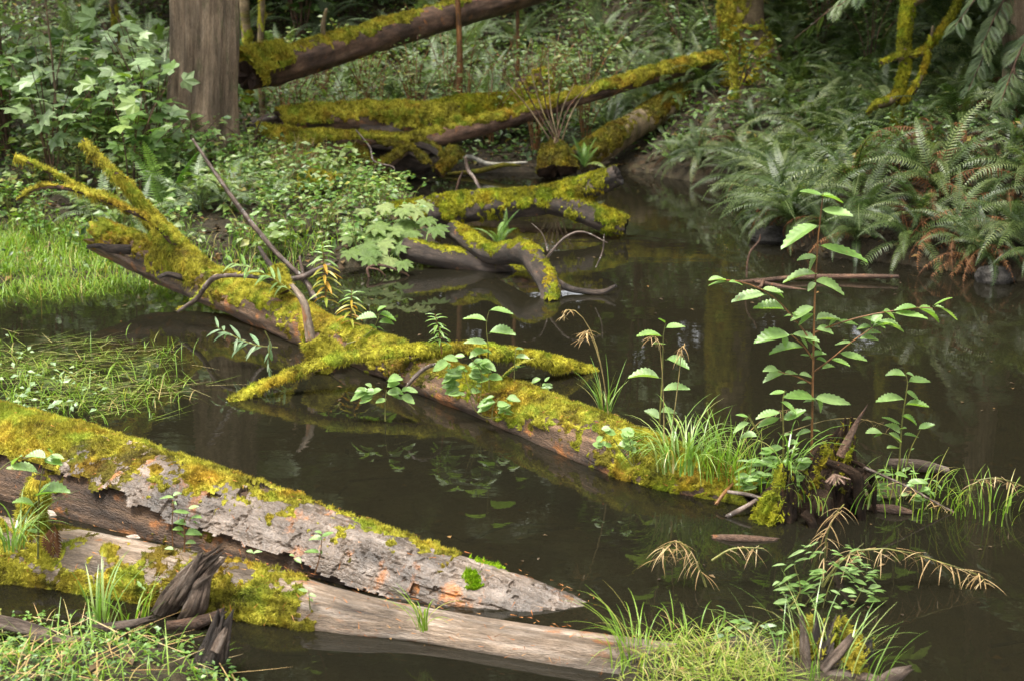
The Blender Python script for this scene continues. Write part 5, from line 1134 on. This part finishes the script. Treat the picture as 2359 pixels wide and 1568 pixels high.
def herb_spike(name, label, p, h, nl, L, kit, lean=(0, 0), smat=GREENST, top=.25, r=.003, cat='plant', droop=-.1):
    p = np.asarray(p, float); t = thing(name, label, cat, p)
    A = spline([p, p + np.array([lean[0] * .4, lean[1] * .4, h * .55]), p + np.array([lean[0], lean[1], h])], 30)
    V, F, T = stems([(A, r, r * .4)]); wobj('stem', V, F, smat, t, lc=lcof(V))
    for k in range(nl):
        f = top + (1 - top) * k / nl; a = k * 2.4 + rng.uniform(-.3, .3); c = A[int(f * 29)]
        d = np.array([math.cos(a), math.sin(a), .35 * (f > .8) + droop + .5 * max(0, f - .7)]); kk = kit[int(f * len(kit) * .999)] if isinstance(kit[0], list) else kit
        leaf_obj(t, kk[int(rng.integers(len(kk)))], c, d, (0, -.2, 1), L * rng.uniform(.75, 1.1) * (1 - .35 * max(0, f - .7) / .3))
    return t
herb_spike('willowherb', 'yellowing narrow-leaved plant with orange lower leaves behind the bare reddish stub', Dp(752, 708, 6.25), .30, 38, .085, [LANY, LANY, LAN], (-.01, 0), REDST, .12)
herb_spike('willowherb', 'small yellow and green narrow-leaved plant on the middle log right of the bare reddish stub', Dp(808, 750, 5.9), .16, 24, .07, [LANY, LANY, LAN], (.01, 0), REDST, .1)
herb_spike('willowherb', 'whorled narrow-leaved plant rising in front of the bowed branch', Dp(1018, 815, 5.35), .16, 26, .055, LAN, (-.025, 0), REDST, .3)
def arch(name, label, cat, pts, Y, kit, nl, L, smat=GREENST, r=.003, dz=-.3):
    t = thing(name, label, cat, Dp(*pts[0], Y)); A = spline([Dp(u, v, Y) for u, v in pts], 40); V, F, T = stems([(A, r, r * .4)]); wobj('stem', V, F, smat, t, lc=lcof(V))
    Tn = unit(np.gradient(A, axis=0))
    for k in range(nl):
        f = .25 + .75 * k / nl; i = int(f * 39); s = 1 if k % 2 else -1
        d = Tn[i] * .7 + np.array([0, .5 * s, .25 * s]) + np.array([0, 0, dz]) + rng.normal(0, .4, 3); leaf_obj(t, kit[k % len(kit)], A[i], d, (0, -.5, 1), L * rng.uniform(.7, 1.1))
    return t
arch('willow_sprig', 'grey green willow sprig arching low over the water left of the middle log', 'plant', [(640, 800), (590, 795), (540, 775), (497, 752)], 5.75, LANG, 16, .085)
arch('willow_sprig', 'small hanging grey green sprig right of the arching willow sprig', 'plant', [(610, 762), (622, 790), (618, 830), (625, 865)], 5.6, LANG, 16, .05)
arch('willow_sprig', 'thin green sprig trailing over the middle log left of the bare reddish stub', 'plant', [(690, 690), (650, 655), (590, 622), (525, 602)], 6.25, LAN, 20, .075)
for (name, label, conv, Y, st_, ctr, rxy, n, sz, kit) in (
    ('alder_sapling', 'large-leaved sapling beside the mossy stub at the left edge', zc, 3.55, [[(255, 740), (258, 500), (262, 300), (290, 130)], [(258, 400), (230, 380)], [(0, 140), (90, 80), (300, 40)]], None, None, 0, 0, ALD),):
    plant(name, label, 'sapling', conv, Y, st_, [(255, 155, 45, 120), (240, 310, 465, 270), (265, 300, 330, 230), (235, 385, 90, 345), (310, 60, 170, 38), (330, 50, 430, 60), (270, 560, 180, 545), (150, 50, 60, 85), (300, 70, 420, 100), (350, 30, 320, -10)], r0=.0035)
plant('alder_sapling', 'spindly sapling with paired oval leaves in front of the barked log', 'sapling', zc, 3.52, [[(1240, 740), (1245, 600), (1240, 500), (1270, 430)], [(1165, 680), (1160, 500), (1170, 360)]],
    [(1170, 330, 1078, 315), (1165, 318, 1225, 295), (1160, 360, 1190, 370), (1270, 400, 1340, 385), (1280, 430, 1160, 422), (1255, 510, 1170, 490), (1245, 550, 1165, 540), (1250, 575, 1365, 570), (1245, 600, 1195, 560), (1250, 640, 1315, 625), (1280, 470, 1360, 460), (1300, 490, 1340, 500), (1170, 680, 1110, 665), (1240, 720, 1320, 745), (1180, 720, 1220, 710), (1260, 790, 1240, 770)], r0=.003, smat=REDST)
plant('seedling', 'tiny seedling with a yellow leaf on the pale front log, right part', 'seedling', zc, 3.40, [[(2120, 850), (2160, 700), (2170, 560)]], [(2170, 570, 2120, 555), (2165, 590, 2250, 560), (2160, 680, 2170, 710), (2150, 700, 2055, 672), (2170, 610, 2080, 605)], r0=.002, smat=REDST)
plant('seedling', 'tiny two-leaved seedling between the two lower logs near their middle', 'seedling', zc, 3.5, [[(1720, 780), (1700, 720)]], [(1705, 700, 1660, 685), (1705, 705, 1765, 690), (1950, 715, 1985, 720), (1985, 740, 2030, 765)], r0=.002)
plant('seedling', 'small seedling on the mossy part of the pale front log, lower right', 'seedling', zc, 3.30, [[(2090, 1080), (2080, 950)]], [(2075, 960, 2010, 945), (2080, 980, 2130, 985), (2085, 1010, 2110, 1025), (950, 930, 925, 890), (950, 930, 985, 945)], r0=.002)
f_ = thing('fern', 'tiny yellow fern sprouting from the middle log beside the dense leafy plant', 'fern', Dp(1150, 880, 5.1))
for k, (e, s) in enumerate(((Dp(1165, 840, 5.1), 1.0), (Dp(1230, 852, 5.1), 1.), (Dp(1135, 858, 5.05), .9), (Dp(1210, 870, 5.05), .7))):
    c = ob('frond', frond_mesh('frond', LEAF_H if k != 1 else YELLOW, 60, 10, 16, .20, 0, 60 + k, .1, 0, .05), f_); v_ = e - np.array(f_.location); c.rotation_euler = (0, 0, math.atan2(-v_[0], v_[1])); c.scale = [float(np.linalg.norm(v_) * 1.2)] * 3

# red cedar sprig and dry leaf lying on logs
dl = thing('dead_sprig', 'small rusty red dead sprig caught on the pale front log near the mossy stub', 'sprig', Dp(118, 1230, 3.5))
V, F, T = scatter(SPRAY, np.array([Dp(126, 1208, 3.5), Dp(122, 1218, 3.49), Dp(118, 1225, 3.49)]), np.array([(-.25, 0, -1.), (-.5, -.1, -1), (.05, -.1, -1)]), np.array([(0, -1, .2)] * 3), np.array([.085, .06, .07])); wobj('spray', V, F, FERN_D, dl, tint=T * 0)

# ------------------------------------------------------------------ grasses
def tuft(name, label, p, n, L, spread, mat, bend=(.5, 1.8), w=.0045, cat='grass tuft', aim=None):
    t = thing(name, label, cat, p); p = np.asarray(p, float); r = spread * np.sqrt(rng.random(n)); a = rng.uniform(0, 6.28, n)
    base = p + np.stack([r * np.cos(a), r * np.sin(a), 0 * a], -1); az = a + rng.normal(0, .5, n) if aim is None else aim + rng.normal(0, .8, n)
    V, F, T = blade_grass(base, az, L * rng.uniform(.5, 1.1, n), rng.uniform(*bend, n), w * rng.uniform(.6, 1.1, n), 7, up=rng.uniform(-.1, .35, n)); wobj('blades', V, F, mat, t, tint=T); return t
tuft('grass_tuft', 'large arching grass tuft on the right part of the middle log', W(1565, 1075, .08), 90, .27, .09, SEDGE, (1.2, 2.9), .006)
tuft('grass_tuft', 'grass tuft between the large arching tuft and the alder sapling', W(1665, 1090, .06), 80, .20, .11, GRASS, (.4, 1.7), .0045)
tuft('grass_tuft', 'upright grass clump on the far side of the middle log below the drooping seed heads', W(1392, 965, .04), 24, .22, .02, SEDGE, (.2, 1.2), .006)
tuft('grass_tuft', 'fine grass on the right end of the middle log left of the dark root chunk', W(1745, 1120, .04), 70, .17, .11, GRASS, (.4, 1.8), .004)
tuft('grass_tuft', 'grass at the foot of the spiked stump', W(1900, 1150, .04), 50, .17, .14, SEDGE, (.5, 2.0), .004)
tuft('grass_tuft', 'long grass blades drooping over the dark root chunk to the water', W(1812, 1100, .10), 14, .30, .03, SEDGE, (1.8, 2.7), .006)
tuft('grass_tuft', 'small grass tuft on the bare middle of the pale front log', W(975, 1450, .055), 20, .15, .015, GRASS, (.8, 2.2), .0045)
tuft('grass_tuft', 'grass tuft hanging down the left end of the pale front log', W(28, 1262, .14), 34, .22, .04, SEDGE, (1.2, 2.6), .005)
tuft('grass_tuft', 'upright grass tuft in the water before the pale front log at left', W(232, 1432, .01), 20, .20, .03, SEDGE, (.3, 1.6), .006)
tuft('grass_tuft', 'small grass tuft right of the upright tuft, before the driftwood root', W(305, 1440, .02), 18, .14, .04, GRASS, (.4, 1.8), .0045)
tuft('grass_tuft', 'long loose grass blades sprawling over the right end of the pale front log', W(1470, 1530, .03), 46, .22, .07, GRASS, (1., 2.6), .003)
tuft('grass_tuft', 'taller grass blades on the far rim of the bright bottom grass', W(1600, 1500, .02), 60, .11, .15, GRASS, (.8, 2.4), .003)
def drooper(name, label, pts, Y, seeds, sl, mat, r=.0022, rseed=.0012, t0=.45, smat=None):
    t = thing(name, label, 'grass stalk', Dp(*pts[0], Y)); A = spline([Dp(u, v, Y) for u, v in pts], 50)
    V, F, T = stems([(A, r, r * .4)]); wobj('stem', V, F, smat or STRAWW, t, lc=lcof(V))
    base = []; az = []
    for k in range(seeds): base.append(A[int((t0 + (1 - t0) * k / seeds) * 49)] + rng.normal(0, .003, 3)); az.append(rng.choice([0, 3.14]) + rng.normal(0, .7))
    n = seeds; V, F, T = blade_grass(np.array(base), np.array(az), sl * rng.uniform(.6, 1.15, n), rng.uniform(.4, 1.1, n), np.full(n, rseed * 2.4), 5, up=rng.uniform(1.6, 2.5, n)); wobj('seed_head', V, F, mat, t, tint=T)
    return t
STRAWW = wood_mat('straw_stem', (.2, .15, .05), (.32, .25, .09), (.4, .32, .14), grain=60, along=10, rough=.5, bump=.001)
drooper('seed_stalk', 'thin grass stalk with curled brown head, the taller of two above the middle log', [(1402, 960), (1392, 880), (1375, 800), (1352, 745), (1325, 716), (1303, 716), (1297, 738)], 4.62, 12, .03, STRAW, t0=.75)
drooper('seed_stalk', 'thin grass stalk with dense brown head, the shorter of two above the middle log', [(1400, 940), (1388, 860), (1370, 795), (1352, 762), (1343, 780)], 4.6, 26, .045, STRAW, t0=.72)
for pts, lab in (([(1545, 1010), (1560, 900), (1568, 830), (1570, 800), (1580, 795)], 'wispy grass stalk with hanging pale spikelets, right of the narrow-leaved sapling'), ([(1530, 1020), (1528, 900), (1520, 800), (1508, 775), (1492, 785)], 'wispy grass stalk with hanging pale spikelets, left of the narrow-leaved sapling'),
                 ([(1690, 1080), (1730, 990), (1790, 950), (1835, 940)], 'straw stalk leaning right across the slim sapling'), ([(1800, 1000), (1900, 968), (1980, 964), (2060, 985)], 'long straw blade arching over the spiked stump')):
    drooper('seed_stalk', lab, pts, 4.35, 14, .05, STRAW, .0018, .0008, .6)
# drooping stems with dry pods, right
for pts, lab, ns, L in (([(1880, 1420), (1905, 1330), (1955, 1275), (2030, 1262), (2110, 1275), (2190, 1302), (2255, 1322), (2272, 1345)], 'long green stem with rows of dry hanging pods arching right over the water', 84, .08),
                    ([(2225, 1160), (2245, 1112), (2290, 1100), (2340, 1112), (2420, 1150)], 'stem with dry hanging pods at the right edge beyond the spiked stump', 40, .055),
                    ([(1640, 1400), (1620, 1330), (1590, 1270), (1560, 1245), (1530, 1262), (1522, 1290)], 'cluster of dry curved pods over the water left of the bottom right stump', 50, .075),
                    ([(1890, 1400), (1900, 1290), (1905, 1230), (1925, 1185), (1945, 1160)], 'upright stem with dry pods just below the spiked stump', 30, .07),
                    ([(1640, 1290), (1680, 1265), (1720, 1260), (1760, 1262)], 'low stem with a few dry pods beside the pod cluster', 18, .06)):
    drooper('podded_stem', lab, pts, 3.55 if pts[0][1] > 1250 else 4.1, ns, L, PODS, .0035, .0012, .25, GREENST)
drooper('podded_stem', 'white-tipped bleached stem with wisps slanting into the water at far right', [(1990, 1075), (2090, 1120), (2180, 1170), (2260, 1205), (2330, 1215)], 4.1, 60, .05, STRAW, .005, .0012, .2, TWIG)
cluster('willowherb', 'leafy willowherb rising from the bottom right stump, widest plant there', 'plant', lambda x, y: (x, y), 3.42, [[(1885, 1530), (1890, 1450), (1900, 1380), (1930, 1300)], [(1800, 1480), (1850, 1400), (1920, 1310), (1990, 1250)], [(1890, 1480), (1960, 1400), (1990, 1350)], [(1760, 1450), (1840, 1370), (1830, 1300)]], (1905, 1340), (110, 95), 130, 36, OVA[:2] + LAN * 2)
cluster('willowherb', 'pale-leaved willowherb left of the bottom right stump', 'plant', lambda x, y: (x, y), 3.18, [[(1720, 1590), (1730, 1500), (1745, 1430)], [(1700, 1590), (1690, 1520), (1640, 1480)], [(1780, 1590), (1790, 1490), (1750, 1440)]], (1735, 1500), (80, 75), 90, 30, OVG[:2] + OVA[:2])
cluster('willowherb', 'small grey-leaved sprig before the bottom right stump', 'plant', lambda x, y: (x, y), 3.02, [[(1770, 1600), (1785, 1560), (1800, 1520)], [(1830, 1600), (1830, 1560)]], (1790, 1545), (60, 35), 30, 30, OVG)
plant('leafy_plant', 'single broad-bladed leaf spike in the grass at bottom right', 'plant', lambda x, y: (x, y), 3.3, [[(1660, 1560), (1668, 1480), (1670, 1400)]], [(1668, 1402, 1655, 1390), (1668, 1400, 1672, 1450), (1668, 1470, 1690, 1510), (1665, 1470, 1640, 1510)], LAN, r0=.002)
cluster('leafy_plant', 'low leafy plant among straw stems right of the spiked stump', 'plant', lambda x, y: (x, y), 4.2, [[(2050, 1150), (2060, 1110)], [(2080, 1160), (2110, 1110)], [(2010, 1150), (2020, 1120)]], (2060, 1120), (100, 40), 60, 40, OVA + LAN)
cluster('leafy_plant', 'leafy tangle at the foot of the alder sapling', 'plant', lambda x, y: (x, y), 4.16, [[(1800, 1140), (1790, 1080)], [(1850, 1150), (1860, 1090)], [(1760, 1150), (1750, 1090)]], (1800, 1085), (95, 50), 60, 44, OVA + LAN + ALD[:1])
tuft('grass_tuft', 'grass sprays around the bottom right stump', W(1890, 1560, .06), 70, .22, .16, SEDGE, (.6, 2.), .0035)
tuft('grass_tuft', 'wispy grass among straw stems right of the spiked stump', W(2080, 1150, .02), 80, .14, .20, GRASS, (.6, 2.), .0035)
tuft('grass_tuft', 'sparse green grass standing in water at the right edge below the dry pods', W(2270, 1180, .0), 40, .14, .12, GRASS, (.4, 1.9), .0035)

# ------------------------------------------------------------------ what nobody could count
def stuff(name, label, V, F, mat, T): return tag(ob(name, mesh(name, V, F, mat, tint=T)), label, 'ground cover', kind='stuff')
def rand_on(n, x0, x1, y0, y1, keep, dz=0.):
    x = rng.uniform(x0, x1, n); y = rng.uniform(y0, y1, n); z = H(x, y); P = np.c_[x, y, z + dz]; return P[keep(P)]
def uv(P):
    cp, sp = math.cos(PITCH), math.sin(PITCH); q = P - np.array([0, 0, CAMZ]); w = q[:, 1] * cp - q[:, 2] * sp
    return CU + FPX * q[:, 0] / w, CV - FPX * (q[:, 1] * sp + q[:, 2] * cp) / w
def ell(P, cu, cv, ru, rv):
    u, v = uv(np.c_[P[:, :2], np.maximum(P[:, 2], 0)]); return 1 - ((u - cu) / ru) ** 2 - ((v - cv) / rv) ** 2
def vis(P, m=120):
    u, v = uv(P); return (u > -m) & (u < 2359 + m) & (v > -160)
# leaf litter and undergrowth over the whole land
P = rand_on(60000, -6, 7, 7.4, 19, lambda P: vis(P) & (sdist(P[:, :2], POLY) > -.02))
d = rng.normal(size=(len(P), 3)); d[:, 2] *= .25
V, F, T = scatter(DIAMOND, P + np.array([0, 0, .006]), d, unit(np.array([0, 0, 1.]) + rng.normal(0, .3, (len(P), 3))), rng.uniform(.02, .06, len(P)))
LITTER = leaf_mat('leaf_litter', [(0, (.03, .02, .011)), (.5, (.06, .04, .02)), (.85, (.11, .07, .03)), (1, (.2, .11, .035))], rough=.6, trans=.05, spec=.3)
stuff('leaf_litter', 'brown dead leaves lying over the forest floor', V, F, LITTER, T)
P = rand_on(90000, -6, 7, 7.5, 19, lambda P: vis(P) & (sdist(P[:, :2], POLY) > .08) & (fbm(P * 1.1, 3, 77) + rng.normal(0, .12, len(P)) > -.22))
far = P[:, 1] > 10.8
P[:, 2] += rng.random(len(P)) ** 1.5 * np.where(P[:, 0] > .7, .20, .24) * np.clip(sdist(P[:, :2], POLY) / .5, .15, 1)
d = rng.normal(size=(len(P), 3)); d[:, 2] *= .4
V, F, T = scatter(DIAMOND, P, d, unit(np.array([0, -.2, 1.]) + rng.normal(0, .4, (len(P), 3))), np.where(far, 1.3, 1) * rng.uniform(.02, .062, len(P)))
stuff('undergrowth', 'low mixed leafy undergrowth covering the banks', V, F, LEAF_U, T)
# grass of the left shore and peninsula edge
def field(name, label, n, box, w, L, wd, bend, mat, up=(-.1, .35), seg=5, dz=0.):
    P = rand_on(n, *box, lambda P: rng.random(len(P)) < np.clip(w(P), 0, 1)); P[:, 2] = np.maximum(P[:, 2], -.02) + dz; m = len(P)
    V, F, T = blade_grass(P, rng.uniform(0, 6.28, m), rng.uniform(*L, m), rng.uniform(*bend, m), wd * rng.uniform(.6, 1.2, m), seg, up=rng.uniform(*up, m)); return stuff(name, label, V, F, mat, T)
field('shore_grass', 'bright fresh grass along the left shore behind the pond', 34000, (-4.2, -1.3, 6.5, 9.2), lambda P: np.clip(ell(P, 60, 608, 420, 100) * 1.8 + 1.0 * fbm(P * 3, 3, 96), 0, 1) * np.clip((sdist(P[:, :2], POLY) + .55) * 2.2, 0, 1), (.03, .15), .0042, (.6, 2.4), GRASS, (-.2, .8))
field('bank_grass', 'grass on the edge of the leafy bank behind the middle log', 9000, (-2.4, -.5, 7.4, 9.6), lambda P: (sdist(P[:, :2], POLY) > -.04) * np.clip(ell(P, 620, 585, 420, 70) + 1.2 * fbm(P * 3, 3, 97) - .2, 0, 1), (.05, .15), .0042, (.6, 2.2), GRASS)
field('dry_grass', 'straw coloured grass on the left bank below the yellow mossy logs', 2600, (-2.2, -.9, 8.8, 11), lambda P: np.clip(ell(P, 690, 375, 80, 55) * 2, 0, 1), (.12, .3), .005, (.2, 1.3), STRAW)
P = rand_on(16000, -2.9, -.75, 4.6, 6.8, lambda P: rng.random(len(P)) < np.clip(ell(P, 60, 890, 380, 110) * .8 + 1.1 * fbm(P * np.array([2.5, 5, 1]), 3, 90), 0, 1) * .26)
P[:, 2] = np.maximum(P[:, 2], .002) + .006 * rng.random(len(P)); m = len(P)
V, F, T = blade_grass(P, rng.normal(.1, .7, m) + np.where(rng.random(m) < .35, 3.14, 0), rng.uniform(.07, .24, m), rng.uniform(-.08, .1, m),   .0026 * rng.uniform(.4, 1.2, m), 5, up=np.full(m, 1.5))
stuff('floating_grass', 'thin grass blades lying flat on the shallow water at left', V, F, GRASS_W, T)
field('water_grass', 'sparse green grass standing out of the shallow water at left', 9000, (-2.9, -.75, 4.6, 6.8), lambda P: np.clip(ell(P, 60, 880, 400, 115) * 1.1 + 1.1 * fbm(P * 3, 3, 91), 0, 1) * .85, (.03, .13), .0034, (.5, 2.2), GRASS, (.0, .9))
P = rand_on(9000, -2.9, -1.1, 4.4, 6.4, lambda P: rng.random(len(P)) < np.clip(ell(P, 0, 920, 300, 120) + fbm(P * 4, 3, 98), 0, 1) * .12); P[:, 2] = np.maximum(P[:, 2], 0) + rng.random(len(P)) * .09
V, F, T = scatter(DIAMOND, P, rng.normal(size=(len(P), 3)) * np.array([1, 1, .3]), unit(np.array([0, -.3, 1.]) + rng.normal(0, .3, (len(P), 3))), rng.uniform(.018, .04, len(P)))
stuff('water_herbs', 'small pale leaved herbs among the shallow water grass at left', V, F, LEAF_MP, T)
# bottom corners
def mound(P, cu, cv, ru, rv, seed): return np.clip(ell(P, cu, cv, ru, rv) * 2 + .4 * fbm(P * 5, 3, seed), 0, 1)
gl = lambda P: mound(P, 110, 1600, 470, 165, 93)
field('ground_cover_grass', 'thin grass in the mat of plants at the bottom left corner', 4200, (-1.6, .1, 2.7, 3.9), lambda P: gl(P) * .8, (.05, .16), .0032, (.5, 2.2), GRASS, (.2, 1.3))
P = rand_on(21000, -1.6, .1, 2.7, 3.9, lambda P: rng.random(len(P)) < gl(P) * np.clip(.5 + 1.4 * fbm(P * 9, 3, 99), 0, 1)); P[:, 2] = np.maximum(P[:, 2], 0) + rng.random(len(P)) ** 1.6 * .055
V, F, T = scatter(DIAMOND, P, rng.normal(size=(len(P), 3)) * np.array([1, 1, .3]), unit(np.array([0, -.3, 1.]) + rng.normal(0, .35, (len(P), 3))), rng.uniform(.008, .021, len(P)))
stuff('ground_cover', 'mat of tiny pale green leaves at the bottom left corner', V, F, LEAF_H, T)
P = rand_on(1500, -1.6, .1, 2.7, 3.9, lambda P: rng.random(len(P)) < gl(P) * .6); P[:, 2] = np.maximum(P[:, 2], 0) + .01 + .03 * rng.random(len(P)); m = len(P)
V, F, T = blade_grass(P, rng.uniform(0, 6.28, m), rng.uniform(.05, .16, m), rng.uniform(-.2, .3, m), .003 * rng.uniform(.5, 1.2, m), 4, up=np.full(m, 1.5)); stuff('dead_grass', 'matted straw under the ground cover at the bottom left corner', V, F, STRAW, T)
gr = lambda P: np.clip(ell(P, 1590, 1605, 235, 135) * 1.3 + 1.3 * fbm(P * 6, 3, 94), 0, 1)
field('grass', 'dense bright grass at the bottom edge where the pale front log ends', 2600, (.1, .75, 2.75, 3.5), gr, (.03, .13), .0022, (.8, 2.8), GRASS_Y, (-.1, .7))
P = rand_on(2200, .1, .75, 2.75, 3.5, lambda P: rng.random(len(P)) < gr(P)); P[:, 2] = np.maximum(P[:, 2], 0) + .02 * rng.random(len(P)); m = len(P)
V, F, T = blade_grass(P, rng.uniform(0, 6.28, m), rng.uniform(.05, .13, m), rng.uniform(-.2, .3, m), .003 * rng.uniform(.5, 1.2, m), 4, up=np.full(m, 1.45)); stuff('dead_grass', 'matted straw under the bright grass at the bottom edge', V, F, GRASS_W, T)
# fallen needles on the logs, sunken twigs in the pond
def needles(t, lo, hi, n, dens_u=(0, 1), parent=None, name='fallen_needles', label=''):
    kf = t['F']; a = np.sin(t['th']); k = rng.integers(0, len(kf), n * 4); Pm = t['V'].reshape(-1, 3)[kf[k]].mean(1); Nm = t['N'].reshape(-1, 3)[kf[k, 0]]
    ok = (Nm[:, 2] > lo) & (Nm[:, 2] < hi); Pm, Nm = Pm[ok][:n], Nm[ok][:n]
    d = np.cross(Nm, rng.normal(size=Nm.shape)); d = unit(d)
    V, F = blades(Pm + Nm * .016, d, rng.uniform(.008, .026, len(Pm)), np.full(len(Pm), .0022)); return V, F, rng.random(len(F))
parts = [needles(tb, .05, 1, 420), needles(t2, -.1, 1, 380), needles(tmain, .0, 1, 420)]
V, F, T = merge(parts); stuff('fallen_needles', 'orange conifer needles scattered on the logs', V, F, NEEDLE, T)
sl = []
for k in range(60):
    x, y = rng.uniform(-1.6, 2.4), rng.uniform(3.0, 5.6); z = float(H(x, y)) + .03
    if z > -.08: continue
    a = rng.uniform(-.5, .5) + (1.57 if rng.random() < .2 else 0); L = rng.uniform(.06, .35); A = np.array([(x - L * math.cos(a), y - L * math.sin(a), z), (x + rng.normal(0, .02), y + rng.normal(0, .02), z + .02), (x + L * math.cos(a), y + L * math.sin(a), z)])
    sl.append((A, rng.uniform(.003, .009), .002))
V, F, T = stems(sl); tag(ob('sunken_twigs', mesh('sunken_twigs', V, F, DARKW, lc=lcof(V))), 'dark twigs lying on the pond bottom', 'twigs', kind='stuff')
P = rand_on(1800, -2.5, 3.2, 2.9, 8, lambda P: sdist(P[:, :2], POLY) < -.02); P[:, 2] += .012
V, F, T = scatter(DIAMOND, P, rng.normal(size=(len(P), 3)) * np.array([1, 1, .15]), unit(np.array([0, 0, 1.]) + rng.normal(0, .2, (len(P), 3))), rng.uniform(.02, .055, len(P))); stuff('sunken_leaves', 'brown leaves on the pond bottom', V, F, LITTER, T)

P = np.c_[rng.uniform(-2.3, 2.6, 420), rng.uniform(3.0, 8.5, 420), np.zeros(420)]; P = P[(sdist(P[:, :2], POLY) < -.05) & (H(P[:, 0], P[:, 1]) < -.02) & (fbm(P * .9, 2, 120) > -.15)]; P[:, 2] = .003
V, F, T = scatter(DIAMOND, P, rng.normal(size=(len(P), 3)) * np.array([1, 1, 0.02]), unit(np.array([0, 0, 1.]) + rng.normal(0, .06, (len(P), 3))), rng.uniform(.006, .028, len(P)))
stuff('floating_leaves', 'small fallen leaves and flecks floating on the pond', V, F, LITTER, T)
# ------------------------------------------------------------------ labels by nearby landmarks
MARKS = {'the large cedar trunk': (466, 130), 'the mossy standing trunk': (1725, 90), 'the thick brown leaning log': (850, 95), 'the yellow mossy logs': (850, 285), 'the long slim leaning log': (1400, 205), 'the olive brown log': (1450, 300),
         'the crooked mossy limbs': (2070, 170), 'the slender edge trunk': (2345, 90), 'the forked trunk': (1200, 470), 'the long grey stick': (560, 490), 'the mossy log branches': (290, 440), 'the wet shore boulder': (2290, 625),
         'the floating stick': (1900, 600), 'the alder sapling top': (1890, 440), 'the dark corner trunk': (6, 60), 'the yellow capped stump': (1230, 190), 'the far pond tip': (1560, 400), 'the bright shore grass': (120, 560), 'the big-leaved plant': (880, 530)}
ORD = ['closest', 'second', 'third', 'fourth', 'fifth', 'sixth', 'seventh', 'eighth', 'ninth', 'tenth', 'eleventh', 'twelfth', 'thirteenth', 'fourteenth', 'fifteenth']
buckets = {}
for it in ITEMS:
    o, u, v, ph = it; mk = min(MARKS, key=lambda k: (MARKS[k][0] - u) ** 2 + (MARKS[k][1] - v) ** 2); du, dv = u - MARKS[mk][0], v - MARKS[mk][1]
    side = ('right of' if du > 0 else 'left of') if abs(du) > abs(dv) else ('below' if dv > 0 else 'above')
    buckets.setdefault((ph, mk, side), []).append((du * du + dv * dv, o))
for (ph, mk, side), L in buckets.items():
    L.sort(key=lambda q: q[0])
    for k, (_, o) in enumerate(L): o['label'] = f"{ph} {side} {mk}" + ('' if len(L) == 1 else f", {ORD[min(k, 14)]}" + (' to it' if k == 0 else ' from it'))
